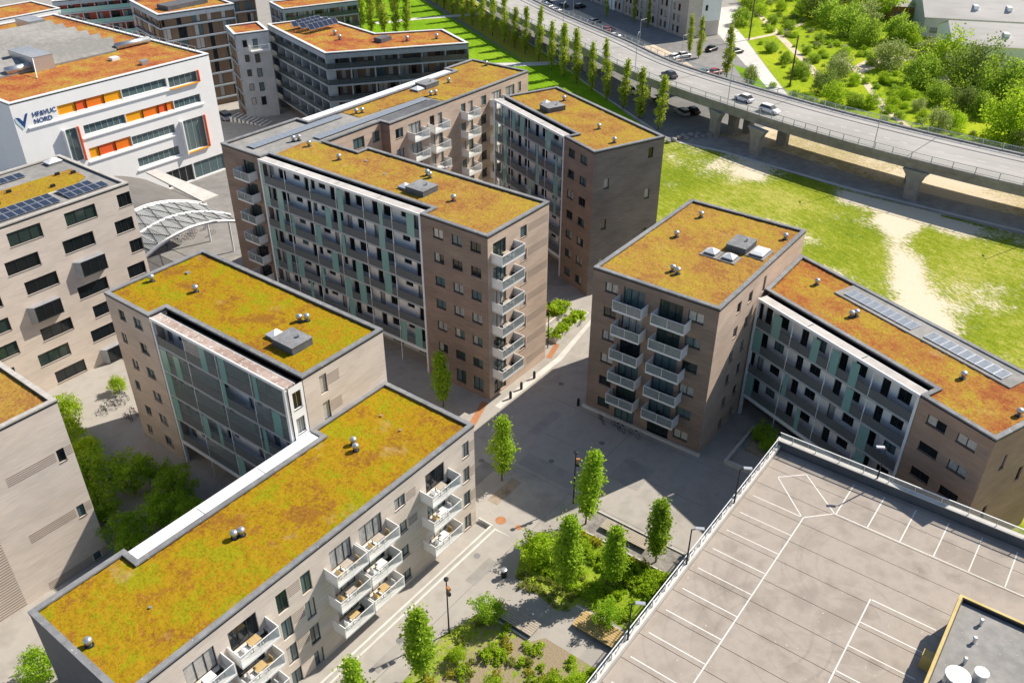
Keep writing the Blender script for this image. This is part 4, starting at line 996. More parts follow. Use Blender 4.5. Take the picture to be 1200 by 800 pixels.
S('sand_ground', 'sand_sparse', [(166, 72), (180, 64), (177.5, 44), (174.5, 17), (174.5, -70), (160.4, -70), (160.4, 24), (161.4, 40), (164.9, 57)], .010)
S('car_park', 'asphalt_old', [(188, 84), (201, 101), (232, 150), (285, 238), (310, 228), (262, 150), (233, 112), (243, 104.5), (212, 84), (196, 70), (180, 66)], .008)
S('verge', 'sand', [(197, 95.5), (206, 108), (240, 163), (246, 160), (217, 109), (204, 93)], .012)
S('footpath', 'concrete_pale', [(270, 128), (286, 120), (256.6, 110.4), (243.3, 100.5), (216.3, 81.7), (201.6, 71.2), (190, 63), (181, 62), (189, 70), (202.1, 76.0), (215.2, 86.8), (236, 103), (243, 108.5)], .014)
S('grass_verge', 'lawn_grass', [(215, 86), (203, 76.6), (197, 73.2), (200, 78), (208, 85.5), (217, 92)], .018)
S('scrubland', 'meadow', [(286, 121), (256.6, 110.2), (243.3, 100.3), (216.3, 81.5), (201.6, 71.0), (190, 62), (180, 56), (178, 44), (175.5, 17), (175.5, -70), (300, -70), (420, 40), (420, 170), (320, 150)], .004)
trail([(300, 122), (279.7, 113.7), (262.5, 101.4), (242.3, 86.5), (226.9, 75.1), (212, 66)], .9)
trail([(243.4, 100.2), (254.1, 96.7), (272.2, 95.1)], .8, z=.016)
trail([(255, 76), (239.6, 71.8), (230.6, 64.9), (226.2, 61.9), (216.8, 56.7), (205, 50), (193, 40)], .8)
trail([(230.6, 65), (241.1, 64), (252, 58), (247, 50), (232, 44)], 2.2, z=.016)
S('street', 'asphalt_old', [(57, 113), (66, 112), (78, 100), (96, 100), (96, 136.8), (57, 136.8)], .0065)  # dark asphalt sheet, its tone also standing in for shade here
S('courtyard_patch', 'paving', [(96, 150), (113, 150), (124, 174), (104, 176)], .008)
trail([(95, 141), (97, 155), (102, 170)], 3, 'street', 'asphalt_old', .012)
far_block('warehouse', 'flat white-roofed warehouse behind the industrial halls', (318., 8.), [(0, 0), (26, 0), (26, 30), (0, 30)], 7., {3: dict(depth=.2, bay=5, fins=False, band='band_white')}, roofm='roof_fibre', st=3.4)
S('orange_paving', 'orange_clay', [(76.8, 51.6), (80.2, 52.6), (80.0, 53.3), (76.6, 52.3)], .012)
S('orange_paving', 'orange_clay', [(59, 50.2), (64.6, 52.2), (64.4, 53.0), (58.8, 51)], .012)
for x, y, r_ in ((50.1, 41.3-2.2, .55), (50.4, 39.1-2, .35)):
    S('manhole_cover', 'orange_clay', [(x+r_*math.cos(t*math.pi/8), y+r_*math.sin(t*math.pi/8)) for t in range(16)], .012)
S('pavement', 'concrete_pale', [(12, 38.9), (48.9, 38.9), (48.9, 36.9), (48.7, 38.7), (12, 38.7)], .008)
S('pavement', 'concrete_pale', [(64.6, 50.4), (77.5, 50.4), (88.5, 52.4), (88.5, 52.9), (77.3, 51.2), (64.6, 51.2)], .008)
for k, (x0, y0, x1, y1) in enumerate(((50.5, 44.2, 56.2, 46.0), (58, 36, 60.2, 43), (63, 44, 68, 45.2), (30, 36.3, 35, 37.2), (42, 35.8, 45.5, 37.0), (62, 30.5, 66, 34))):
    S('asphalt_patch', 'asphalt_old' if k in (0,) else 'ground', [(x0, y0), (x1, y0), (x1, y1), (x0, y1)], .009+k*.0006)
for x0, y0, x1, y1 in ((12, 36.0, 48, 36.06), (48.9, 47.0, 62, 47.06), (57.4, 22, 57.46, 44), (64, 24, 64.06, 46), (70.0, 20, 70.06, 47), (48.9, 35.8, 70, 35.86)):
    S('drain_line', 'asphalt_old', [(x0, y0), (x1, y0), (x1, y1), (x0, y1)], .0145)
S('bare_bed', 'soil', [(51.6, 40.7), (55.8, 40.7), (55.8, 42.0), (51.6, 42.0)], .0165)
for x, y in ((60.5, 40.2), (56, 46.3), (66.4, 37.5), (45, 38), (33.5, 37.2), (73, 47.5)):
    S('manhole_cover', 'asphalt', [(x+.33*math.cos(t*math.pi/6), y+.33*math.sin(t*math.pi/6)) for t in range(12)], .0175)
SS = thing('stone_steps', 'flight of pale stone steps beside the blue-grey balconied block', 'steps', (112.6, 150.6, 0), R(18))
for k in range(9): MB().box(0, k*1.0, 0, 3.2, k*1.0+.55, .12+.12*k).put('step', 'concrete_pale', SS)
# ------------------------------------------------------------------ flyover
def spline(pts, n=8):
    out = []
    for i in range(len(pts)-1):
        p0 = Vector(pts[max(i-1, 0)]); p1 = Vector(pts[i]); p2 = Vector(pts[i+1]); p3 = Vector(pts[min(i+2, len(pts)-1)])
        for k in range(n):
            t = k/n
            out.append(.5*((2*p1)+(p2-p0)*t+(2*p0-5*p1+4*p2-p3)*t*t+(3*p1-p0-3*p2+p3)*t*t*t))
    out.append(Vector(pts[-1])); return out
FAR = spline([(170.5, -70), (169.6, -15), (170.2, 16.5), (173, 42), (176.8, 61.5), (185, 90.7), (197, 113), (209.7, 138.5), (219.5, 156), (245, 200), (292, 278)])
def nrm(i):
    a = FAR[max(0, i-1)]; b_ = FAR[min(len(FAR)-1, i+1)]; t = (b_-a).normalized(); return Vector((-t.y, t.x))
def wid(p): return 15.4 if p.y < 40 else max(13.4, 15.4-(p.y-40)*.04)
def off(d): return [FAR[i]+nrm(i)*(d*wid(FAR[i]) if abs(d) <= 1.02 else d) for i in range(len(FAR))]
def offm(m_): return [FAR[i]+nrm(i)*m_ for i in range(len(FAR))]
DZ = 7.0
VD = thing('flyover', 'curving concrete road flyover crossing above the sandy ground', 'bridge', (0, 0, 0))
def strip(name, La, Lb, z0, z1, mat, par=VD):
    m = MB(); n = len(La)
    for a, b_ in zip(La, Lb): m.v += [(a.x, a.y, z0), (b_.x, b_.y, z0), (b_.x, b_.y, z1), (a.x, a.y, z1)]
    for i in range(n-1):
        j = 4*i
        for k in range(4): m.f.append((j+k, j+4+k, j+4+(k+1) % 4, j+(k+1) % 4))
    m.f += [(0, 1, 2, 3), (4*n-1, 4*n-2, 4*n-3, 4*n-4)]
    return m.put(name, mat, par)
strip('deck', off(0), off(1), 6.55, DZ, 'concrete')
strip('girder', off(.04), off(.965), 5.25, 6.545, 'concrete')
strip('carriageway', off(.03), off(.965), DZ+.001, DZ+.03, 'asphalt_bridge')
strip('edge_beam', off(-.005), off(.025), DZ+.002, DZ+.28, 'concrete')
strip('edge_beam', off(.97), off(1.005), DZ+.002, DZ+.24, 'concrete')
for m_, w in ((1.6, .14), (3.9, .12)): strip('joint', offm(m_), offm(m_+w), DZ+.032, DZ+.036, 'asphalt')
for m_, w in ((4.25, .12), (11.9, .12)): strip('painted_line', offm(m_), offm(m_+w), DZ+.032, DZ+.036, 'paint')
cl = offm(8.1)
acc = 0.
for i_ in range(len(cl)-1):
    a, b_ = cl[i_], cl[i_+1]; L_ = (b_-a).length; n_ = max(1, int(round(L_/7.5)))
    for k in range(n_):
        p, q = a.lerp(b_, (k+.1)/n_), a.lerp(b_, (k+.5)/n_); t = (q-p).normalized(); nn_ = Vector((-t.y, t.x))*.07
        MB().prism([tuple(p-nn_), tuple(q-nn_), tuple(q+nn_), tuple(p+nn_)], DZ+.0322, DZ+.0362).put('painted_line', 'paint', VD)
for y in (12, 31, 61, 84, 108):
    for i_ in range(len(FAR)-1):
        if FAR[i_].y <= y < FAR[i_+1].y:
            p, n_ = FAR[i_].lerp(FAR[i_+1], (y-FAR[i_].y)/(FAR[i_+1].y-FAR[i_].y)), nrm(i_); t = Vector((n_.y, -n_.x))*.12; q = p+n_*(wid(p)*.96); p = p+n_*.5
            MB().prism([tuple(p-t), tuple(p+t), tuple(q+t), tuple(q-t)], DZ+.0315, DZ+.0318+.0045).put('expansion_joint', 'asphalt', VD)
strip('crash_rail', offm(3.0), offm(3.12), DZ+.45, DZ+.65, 'galv')
for d, nm in ((.985, 'near'), (.012, 'far')):
    ln = off(d); m = MB()
    acc = 0
    for i in range(len(ln)-1):
        a, b_ = ln[i], ln[i+1]; L_ = (b_-a).length; kk = max(1, round(L_/3.6))
        for k in range(kk):
            p = a.lerp(b_, k/kk); m.box(p.x-.06, p.y-.06, DZ+.24, p.x+.06, p.y+.06, DZ+1.35)
        for z in (DZ+1.32, DZ+.42): m.tube((a.x, a.y, z), (b_.x, b_.y, z), .05, 5, caps=False)
    m.put('railing', 'steel_grey' if nm == 'near' else 'galv', VD)
    m = MB()
    for i in range(len(ln)-1):
        a, b_ = ln[i], ln[i+1]; m.poly([(a.x, a.y, DZ+.45), (b_.x, b_.y, DZ+.45), (b_.x, b_.y, DZ+1.27), (a.x, a.y, DZ+1.27)])
    m.put('railing_mesh', 'rail_glass', VD)
def pier(x, y, rz):
    m = MB(); w, d = 1.15, .55
    for z, sc_ in ((0, 1.), (3.2, 1.), (4.3, 1.35), (5.248, 2.0)):
        m.v += [(-w*sc_, -d, z), (w*sc_, -d, z), (w*sc_, d, z), (-w*sc_, d, z)]
    for j in range(3):
        for k in range(4): m.f.append((4*j+k, 4*j+(k+1) % 4, 4*j+4+(k+1) % 4, 4*j+4+k))
    m.f += [(3, 2, 1, 0), (12, 13, 14, 15)]
    m.put('pier', 'concrete', VD, (x, y, 0), rz)
for x, y, a in ((165.1, 72.2, 60), (168.3, 69.6, 60), (171.5, 67.6, 60), (160.3, 61.1, 70), (168.9, 59.0, 70), (156.5, 30.3, 85), (164., 32.2, 85), (178.5, 96, 60), (186.5, 91.5, 60), (189, 119, 60), (196, 114.5, 60), (156, 2, 88), (165, 2, 88), (200, 142, 60), (208, 138, 60)): pier(x, y, R(a))
# ------------------------------------------------------------------ trees and plants
def leaves(mb, c, spread, n, size, rg, upbias=.35):
    for _ in range(n):
        p = Vector(c)+Vector((rg.gauss(0, spread), rg.gauss(0, spread), rg.gauss(0, spread*.9)))
        nv = Vector((rg.gauss(0, 1), rg.gauss(0, 1), rg.gauss(0, 1)+upbias)).normalized()
        a = nv.orthogonal().normalized(); b_ = nv.cross(a); t = rg.uniform(0, 6.28)
        a, b_ = a*math.cos(t)+b_*math.sin(t), b_*math.cos(t)-a*math.sin(t)
        s = size*rg.uniform(.6, 1.3); w = s*.62
        i = len(mb.v)
        mb.v += [tuple(p-a*s), tuple(p+b_*w-nv*s*.15), tuple(p+a*s), tuple(p-b_*w-nv*s*.15)]
        mb.f.append((i, i+1, i+2, i+3))
def trunk_mesh(h, r, limbs, seed, spread):
    rg = random.Random(seed); m = MB(); p = Vector((0, 0, 0)); k = 5
    for i in range(k):
        q = Vector((rg.gauss(0, .04)*h*.2, rg.gauss(0, .04)*h*.2, h*(i+1)/k)); m.tube(p, q, r*(1-i/k*.75), 7, r*(1-(i+1)/k*.75), caps=False)
        if i >= 1 and limbs:
            for _ in range(limbs):
                a = rg.uniform(0, 6.28); s = p.lerp(q, rg.random())
                e = s+Vector((math.cos(a)*spread, math.sin(a)*spread, h*.16*rg.uniform(.7, 1.3))); m.tube(s, e, r*.35, 5, r*.1, caps=False)
        p = q
    return m.mesh('trunk', 'bark', True)
def crown_col(h, z0, rmax, clumps, per, size, mat, seed, peak=.38):
    rg = random.Random(seed); m = MB()
    for _ in range(clumps):
        t = rg.random()**.9
        pr = rmax*min(1, (t/peak)**.55 if t < peak else ((1-t)/(1-peak))**.75)
        pr *= rg.uniform(.75, 1.2)
        a = rg.uniform(0, 6.28); rr = pr*math.sqrt(rg.uniform(.12, 1))*.85
        leaves(m, (rr*math.cos(a), rr*math.sin(a), z0+t*(h-z0)), rmax*.24, per, size, rg)
    return m.mesh('crown', mat)
def crown_round(clumps, per, size, mat, seed, flat=.85, lift=.75, lump=.18):
    rg = random.Random(seed); m = MB()
    off_ = Vector((rg.uniform(-9, 9), rg.uniform(-9, 9), rg.uniform(-9, 9)))
    for _ in range(clumps):
        d = Vector((rg.gauss(0, 1), rg.gauss(0, 1), rg.gauss(0, 1)+.25)).normalized()
        rr = (.45+.55*rg.random()**.5)*(1+lump*2.2*noise.noise(d*1.6+off_))
        c = Vector((d.x*rr, d.y*rr, lift+d.z*rr*flat))
        if c.z < .04: c.z = rg.uniform(.04, .25)
        leaves(m, c, .13, per, size, rg)
    return m.mesh('crown', mat)
KINDS = {}
def kind(k, crowns, trunks): KINDS[k] = (crowns, trunks)
kind('poplar', [crown_col(13, .9, 1.35, 95, 30, .20, 'leaf_poplar', s, .4) for s in (1, 2, 3, 4, 5)], [trunk_mesh(12, .16, 2, s, .5) for s in (1, 2)])
kind('plaza', [crown_col(8.8, 1.6, 1.32, 120, 46, .15, 'leaf_plaza', s, .42) for s in (11, 12, 13, 14, 15)], [trunk_mesh(8, .10, 2, s, .4) for s in (5, 6)])
kind('court', [crown_round(110, 34, .065, 'leaf_court', s, .95, 1.25, .4) for s in (21, 22, 23)], [trunk_mesh(1.7, .06, 3, s, .4) for s in (7,)])
kind('b', [crown_round(150, 26, .062, 'leaf_bush', s, .85, .72, .35) for s in (31, 32, 33)], [trunk_mesh(1.2, .06, 2, 8, .3)])
kind('y', [crown_round(150, 26, .062, 'leaf_bright', s, .9, .78, .4) for s in (41, 42)], [trunk_mesh(1.3, .06, 2, 8, .3)])
kind('g', [crown_round(150, 26, .055, 'leaf_grey', s, .85, .72, .35) for s in (51, 52)], [trunk_mesh(1.2, .06, 2, 8, .3)])
kind('d', [crown_round(170, 28, .055, 'leaf_dark', s, 1.0, .9, .4) for s in (61, 62)], [trunk_mesh(1.5, .07, 2, 8, .3)])
kind('bright', [crown_round(110, 30, .07, 'leaf_bright', s, .95, 1.1, .4) for s in (71, 72)], [trunk_mesh(1.6, .06, 3, 8, .4)])
for nm, mt, fl in (('shrub_green', 'leaf_plaza', .7), ('shrub_lime', 'leaf_bright', .6), ('shrub_dry', 'leaf_dry', .7), ('shrub_dark', 'leaf_court', .7), ('shrub_gold', 'leaf_yellow', .9)):
    kind(nm, [crown_round(26, 16, .16, mt, s, fl, .45, .3) for s in (81, 82)], [])
def tree(name, k, label, cat, x, y, s, group=None, z=0., sz=None):
    cr, tr = KINDS[k]
    t = thing(name, label, cat, (x, y, z), rnd.uniform(0, 6.28), group, (s, s, sz or s))
    t.rotation_euler = (rnd.gauss(0, .025), rnd.gauss(0, .025), t.rotation_euler[2])
    ob('crown', rnd.choice(cr), t)
    if tr: ob('trunk', rnd.choice(tr), t)
    return t
def plant(k, label, x, y, s, group, z=0.02, name='shrub', cat='shrub'):
    o = ob(name, rnd.choice(KINDS[k][0]), None, (x, y, z), rnd.uniform(0, 6.28), (s, s, s*rnd.uniform(.8, 1.2)))
    return tag(o, label, cat, group)
# poplar row along the road
row = [(161.4, 83.2), (165.6, 90.0), (168.8, 96.2), (172.3, 102.6), (175.6, 108.9), (178.6, 115.2), (181.2, 120.6), (184.8, 127.0), (189.0, 134.0), (192.9, 141.2), (196.2, 147.3), (199.3, 153.2), (203.0, 160.2), (206.0, 166.2), (209.4, 172.9), (213.2, 179.8), (217, 187), (221, 194), (225.4, 201)]
for x, y in row: tree('poplar_tree', 'poplar', 'slender columnar poplar in the row along the flyover road', 'tree', x, y, rnd.uniform(.85, 1.1), 'poplars along the road', sz=rnd.uniform(.78, 1.08))
for x, y in ((178.8, 198.7), (180.8, 194.6), (181.3, 191.1), (182.6, 188.3), (184.9, 185.4), (185.0, 181.1), (186.9, 178.6), (188.2, 207.8), (192.8, 204.2), (176, 203), (197, 199), (201, 206), (205, 201), (199, 214), (190, 214)):
    tree('poplar_tree', 'poplar', 'columnar poplar in the grove behind the rust-roofed blue-grey block', 'tree', x, y, rnd.uniform(1.0, 1.25), 'poplar grove')
for x, y, s in ((217.7, 102.3, .8), (220.9, 106.6, .75), (252.3-9, 146.8, .6), (243, 137, .6), (238.5, 129.5, .6)): tree('poplar_tree', 'poplar', 'small poplar on the car park in front of the town houses', 'tree', x, y, s, 'car park poplars')
tree('poplar_tree', 'poplar', 'fullest poplar beside the grass verge of the car park', 'tree', 205.4, 88.5, 1.05, sz=.95)
tree('young_tree', 'g', 'open-crowned grey-green young tree behind the flyover railing', 'tree', 204.4, 81.8, 1.8, sz=2.6)
SC = [(259.1, 109.3, 3.1, 'b'), (281.4, 99.2, 2.4, 'y'), (280.6, 94.5, 4.7, 'd'), (274.3, 88.2, 4.6, 'b'), (264.7, 78.9, 4.7, 'b'), (282.5, 80.2, 4.1, 'g'), (258.5, 71.7, 3.8, 'b'), (217.8, 74.2, 2.3, 'b'), (221.1, 66.3, 3.3, 'g'), (207.7, 64.8, 2.7, 'd'), (234.7, 89.7, 1.8, 'b'), (226.4, 82.1, 1.5, 'b'), (201.4, 60.3, 2.6, 'y'), (202.2, 55.5, 1.9, 'b'), (203.6, 52.4, 1.7, 'y'), (238.7, 59.5, 4.5, 'g'), (226.9, 48.4, 4.5, 'b'), (215.9, 41.3, 2.7, 'b'), (267.5, 66.1, 3.9, 'b'), (266.0, 61.9, 2.7, 'y'), (253.7, 53.9, 3.1, 'g'), (243.4, 46.5, 5.2, 'y'), (233.0, 37.6, 5.6, 'd'), (224.0, 30.1, 5.6, 'b'), (294.6, 77.3, 5.5, 'y'), (198.6, 23.1, 5.3, 'y'), (200.7, 34.0, 2.1, 'y'), (197.2, 36.4, 2.5, 'g'), (195.0, 19.7, 2.8, 'g'), (213.6, 34.9, 3.1, 'd'), (211.8, 30.9, 2.6, 'b'), (262.6, 95.5, 1.7, 'b'), (274.5, 110.1, 2.4, 'y'), (264.6, 101.6, 1.7, 'b'), (293.0, 90.9, 3.1, 'd'), (300.4, 87.2, 3.1, 'd'), (253.4, 83.0, 1.6, 'b'), (224.5, 56.2, 1.6, 'y'), (238.4, 63.8, 1.5, 'b'), (215.2, 48.3, 1.6, 'y'), (206.9, 48.8, 1.5, 'y'), (218.1, 51.6, 1.1, 'b'), (238.6, 81.0, 1.3, 'b'), (231.8, 76.0, 1.2, 'b'), (204.2, 76.0, .9, 'b'), (200.4, 69.2, 1.1, 'b'), (196.3, 63.5, 1.3, 'b'), (244.3, 72.5, 1.5, 'y'), (218.5, 61.4, 1.4, 'y'), (207.3, 43.3, 1.5, 'g'), (279.1, 116.4, 2.7, 'b'), (284.9, 107.4, 1.8, 'y'), (219.5, 25.6, 3.6, 'b'), (295.6, 69.9, 2.7, 'b'), (300, 100, 4, 'b'), (290, 118, 4, 'b'), (306, 112, 5, 'y'), (188, 30, 1.6, 'y'), (190, 12, 4, 'b'), (205, 10, 6, 'y')]
NM = {'b': 'mid-green', 'y': 'bright lime-green', 'g': 'grey-green', 'd': 'dark green'}
for x, y, r_, k in SC:
    big = r_ > 2.9
    near = min(((abs(x-qx)+abs(y-qy)), w_) for qx, qy, w_ in ((195, 30, 'right behind the flyover railing'), (200, 62, 'right behind the flyover railing'), (250, 100, 'along the pale footpath'), (228, 80, 'near the bare utility pole'), (230, 62, 'around the sandy clearing'), (245, 58, 'around the sandy clearing'), (228, 34, 'in the thicket by the long hall'), (245, 40, 'in the thicket by the long hall'), (275, 70, 'in front of the gabled hall'), (288, 92, 'in the wood behind the trails')))[1]
    lab = '%s %s %s' % (NM[k], ('tall spreading tree' if r_ > 4.2 else 'spreading tree') if big else 'rounded bush', near)
    tree('scrub_tree' if big else 'scrub_bush', k, lab, 'tree' if big else 'bush', x, y, r_, lab, sz=r_*rnd.uniform(.85, 1.1))
rs = random.Random(5)
def inside(p, poly):
    c = False
    for i in range(len(poly)):
        a, b_ = poly[i-1], poly[i]
        if (a[1] > p[1]) != (b_[1] > p[1]) and p[0] < (b_[0]-a[0])*(p[1]-a[1])/(b_[1]-a[1])+a[0]: c = not c
    return c
scrub = [(283, 119), (256, 108), (243.3, 98.5), (217, 80), (203, 69.5), (191, 61), (182, 54), (179.5, 42), (178, 22), (215, 20), (250, 45), (290, 70), (300, 110)]
n = 0
while n < 190:
    p = (rs.uniform(178, 300), rs.uniform(20, 118))
    if not inside(p, scrub): continue
    n += 1; k = rs.choice('byybyg'); r_ = rs.uniform(.45, 1.25)
    tree('low_scrub', k, 'low %s tuft of undergrowth among the scrubland paths' % NM[k], 'bush', p[0], p[1], r_, NM[k]+' undergrowth', sz=r_*.75)
# courtyard trees
CT = [(27.5, 74, 2.3), (30.4, 71.6, 2.2), (26.2, 70.2, 1.9), (29.3, 65.0, 1.7), (32.0, 66.4, 1.9), (31.0, 62.8, 1.5), (26.0, 65.2, 1.7), (33.2, 69.9, 1.2), (24.9, 62.5, 1.6)]
for x, y, s in CT: tree('courtyard_tree', 'court', 'leafy green tree in the shaded courtyard below the rust-topped gallery', 'tree', x, y, s, 'courtyard trees')
for x, y, s in ((30.2, 83.2, 1.9), (33.0, 88.2, 1.5), (29.8, 79.2, 1.7), (28.5, 86.5, 1.4), (39.6, 88.8, 1.0)): tree('courtyard_tree', 'bright', 'sunlit lime tree by the foot of the pale staggered-window block', 'tree', x, y, s, 'sunlit courtyard trees')
tree('young_tree', 'court', 'small bright tree at the foot of the shaded end wall', 'tree', 13.0, 57.5, 1.5)
# plaza trees
for x, y, s, lab in ((54.8, 32.1, 1.0, 'columnar tree at the shaded end of the gravel strip'), (54.6, 24.1, .88, 'columnar tree beside the long bench at the deck end of the gravel strip'), (49.5, 25.7, .82, 'columnar tree growing from the planted bed in front of the gravel bench'),
        (46.3, 29.0, 1.02, 'columnar tree in the middle of the hedge bed'), (31.7, 33.0, .96, 'tall columnar tree at the street corner of the lower bed'), (54.8, 42.6, .92, 'columnar tree in the shaded square by the end of the sedum-roofed block'), (60.8, 55.9, .85, 'columnar tree in front of the corner with stacked balconies'), (26.0, 34.6, .8, 'columnar tree at the kerb below the white balconies')):
    tree('plaza_tree', 'plaza', lab, 'tree', x, y, s)
for x, y, s, k, lab in ((39.6, 32.4, 1.25, 'court', 'round-headed young tree at the end of the shaded wooden bench'), (45.6, 24.0, 1.15, 'court', 'round-headed young tree next to the golden wooden deck'), (34.8, 31.9, .75, 'bright', 'tiny bright sapling by the street lamp'), (47.9, 33.0, 1.6, 'bright', 'broad lime shrub tree at the corner of the hedge bed'), (49.6, 31.5, 1.3, 'bright', 'lime shrub tree behind the hedge corner'),
        (33.5, 27.0, 1.15, 'bright', 'bushy lime tree in the lower bed'), (36.4, 23.6, 1.3, 'bright', 'bushy lime tree by the golden path edge of the lower bed'), (38.3, 21.8, 1.2, 'bright', 'bushy lime tree close under the parking deck rail'), (77.2, 23.4, 1.1, 'court', 'dark green tree in the raised planter behind the parking deck'), (76.0, 22.0, 1.0, 'court', 'low green tree at the planter corner behind the parking deck'), (58.0, 61.5, .9, 'court', 'small dim tree below the long gallery of the courtyard block')):
    tree('young_tree', k, lab, 'tree', x, y, s)
# planted beds
S('planting_bed', 'bed_ground', [(45.2, 33.6), (48.6, 35.2), (53.7, 32.4), (53.6, 18.6), (46.2, 18.6), (46.0, 27.0), (44.2, 28.2)], .012)
S('planting_bed', 'bed_ground', [(24, 18.6), (28, 34.0), (36, 34.6), (40.0, 33.6), (40.1, 28.2), (41.2, 27.4), (41.2, 18.6)], .012)
S('gravel_strip', 'gravel', [(53.9, 18.6), (53.9, 32.3), (56.9, 32.0), (56.9, 18.6)], .012)
for pts in ([(53.75, 18.6), (53.88, 18.6), (53.88, 32.4), (53.75, 32.4)], [(56.92, 18.6), (57.02, 18.6), (57.02, 32.1), (56.92, 32.1)], [(40.05, 28.3), (40.2, 28.3), (40.2, 33.4), (40.05, 33.4)], [(45.6, 18.6), (45.75, 18.6), (45.75, 27.2), (45.6, 27.2)]):
    tag(MB().prism(pts, .0, .14).put('kerb', 'concrete_pale'), kind='structure')
rp = random.Random(9)
def bed(n, x0, x1, y0, y1, k, s0, s1, lab, grp):
    for _ in range(n): plant(k, lab, rp.uniform(x0, x1), rp.uniform(y0, y1), rp.uniform(s0, s1), grp)
bed(46, 50.7, 52.9, 22.5, 30.8, 'shrub_lime', .55, .8, 'lush green shrub in the bed along the gravel strip', 'lush shrubs by the gravel')
bed(16, 52.9, 53.5, 24.5, 31.8, 'shrub_gold', .35, .5, 'golden grass clump edging the gravel strip', 'golden grasses')
bed(12, 50.6, 53.2, 19.3, 22.2, 'shrub_lime', .6, .85, 'lush green shrub close to the parking deck rail', 'lush shrubs by the deck')
for k in range(17): plant('shrub_lime', 'clipped lime hedge shrub in the line across the upper bed', 47.2+rp.uniform(-.12, .12), 32.6-k*.8, .55, 'hedge line')
bed(34, 47.9, 51.0, 19.3, 31.5, 'shrub_lime', .3, .55, 'low green clump on the soil of the upper bed', 'green clumps upper bed')
bed(22, 48.2, 51.0, 19.5, 31, 'shrub_dry', .22, .4, 'thin dry tussock on the bare soil of the upper bed', 'dry tussocks upper bed')
bed(26, 44.4, 46.6, 27.6, 33.4, 'shrub_dry', .25, .42, 'dry tussock in the corner bed beside the litter bin', 'dry tussocks corner bed')
bed(46, 29.5, 39.5, 20, 33.4, 'shrub_dry', .25, .48, 'dry tussock scattered over the lower bed', 'dry tussocks lower bed')
bed(16, 30.5, 39.3, 24, 33.2, 'shrub_gold', .35, .55, 'olive-gold bush dotted over the lower bed', 'gold bushes lower bed')
bed(60, 30, 40.8, 19.5, 31, 'shrub_lime', .3, .6, 'fresh green clump near the path edge of the lower bed', 'fresh clumps lower bed')
# raised planters
for pts, lab in (([(80.0, 53.2), (88.3, 53.3), (88.5, 54.7), (80.2, 54.6)], 'long pale planter box beside the street by the balconied corner'), ([(79.4, 56.0), (88.6, 56.4), (89.0, 59.4), (79.6, 59.0)], 'wide pale planter box behind the street planter')):
    t = thing('raised_planter', lab, 'planter', (pts[0][0], pts[0][1], 0)); q = [(p[0]-pts[0][0], p[1]-pts[0][1]) for p in pts]
    ring(MB(), q, inset(q, .22), 0, .75).put('wall', 'concrete_pale', t); sheet('soil', 'soil', inset(q, .2), .62, t)
for _ in range(14): plant('shrub_lime', 'sunlit green shrub filling the pale street planters', rp.uniform(80.6, 88), rp.uniform(53.5, 54.4), rp.uniform(.6, .9), 'planter shrubs', .6)
for _ in range(18): plant('shrub_lime', 'sunlit green shrub filling the pale street planters', rp.uniform(80, 88.3), rp.uniform(56.6, 58.8), rp.uniform(.7, 1.1), 'planter shrubs', .6)
t = thing('raised_planter', 'low concrete planter walls in the shaded nook beside the parking deck', 'planter', (71.4, 19.6, 0))
ring(MB(), [(0, 0), (7.5, 0), (7.5, 5.6), (0, 5.6)], inset([(0, 0), (7.5, 0), (7.5, 5.6), (0, 5.6)], .3), 0, .55).put('wall', 'concrete_pale', t)
MB().box(3.4, .4, 0, 7.1, 4.6, .45).put('soil', 'soil', t)
# ------------------------------------------------------------------ benches
def bench(label, x0, y0, x1, y1, mat, n):
    b = thing('wooden_bench', label, 'bench', (x0, y0, 0)); w = (x1-x0)/n
    MB().box(.25, .25, .012, x1-x0-.25, y1-y0-.25, .36).put('base', 'steel_dark', b)
    for k in range(n): MB().box(k*w+.02, 0, .362, (k+1)*w-.02, y1-y0, .45).put('plank', mat, b)
bench('long pale wooden bench platform on the gravel strip', 54.95, 25.5, 56.35, 30.6, 'wood_grey', 7)
bench('grey wooden bench platform half in tree shade beside the lower bed', 40.3, 28.3, 41.9, 33.0, 'wood_grey', 7)
bench('golden wooden deck platform below the hedge near the parking deck', 43.5, 21.4, 45.5, 26.2, 'wood_gold', 8)
# ------------------------------------------------------------------ lamps, poles, small street furniture
def lamp(label, x, y, z, h, arm, rz, mat, group=None, head=.0):
    t = thing('street_lamp', label, 'street lamp', (x, y, z), rz, group)
    MB().tube((0, 0, 0), (0, 0, h), .075, 8, .05).put('pole', mat, t)
    if arm:
        MB().tube((0, 0, h-.05), (arm, 0, h+.15), .04, 6).put('arm', mat, t)
        MB().box(arm-.25, -.13, h+.1, arm+.45, .13, h+.22).put('lamp_head', 'galv', t)
    else:
        MB().lathe([(.06, h), (.2, h+.02), (.22, h+.16), (.08, h+.2)], 10).put('lamp_head', mat, t)
    return t
def spot(t, z, r_): MB().box(.05, -.12, z, .42, .12, z+.3).put('spotlight', 'orange_clay' if r_ else 'steel_dark', t)
for x, y, lab in ((36.6, 34.3, 'black spotlight pole at the edge of the lower bed'), (56.5, 34.7, 'black spotlight pole in the shaded square near the gravel strip'), (53.2, 48.2, 'black spotlight pole near the end of the sedum-roofed block'), (78.6, 53.4, 'black spotlight pole beside the street planter')):
    t = lamp(lab, x, y, 0, 6.6, 0, rnd.uniform(0, 6), 'steel_dark'); spot(t, 5.6, 1); spot(t, 5.0, 0)
for x, y in ((38.4, 18.35), (47.5, 18.35), (56.3, 18.35)): lamp('dark lamp post along the railing edge of the parking deck', x, y, 9.5, 3.8, .5, R(-60), 'steel_dark', 'deck rail lamps')
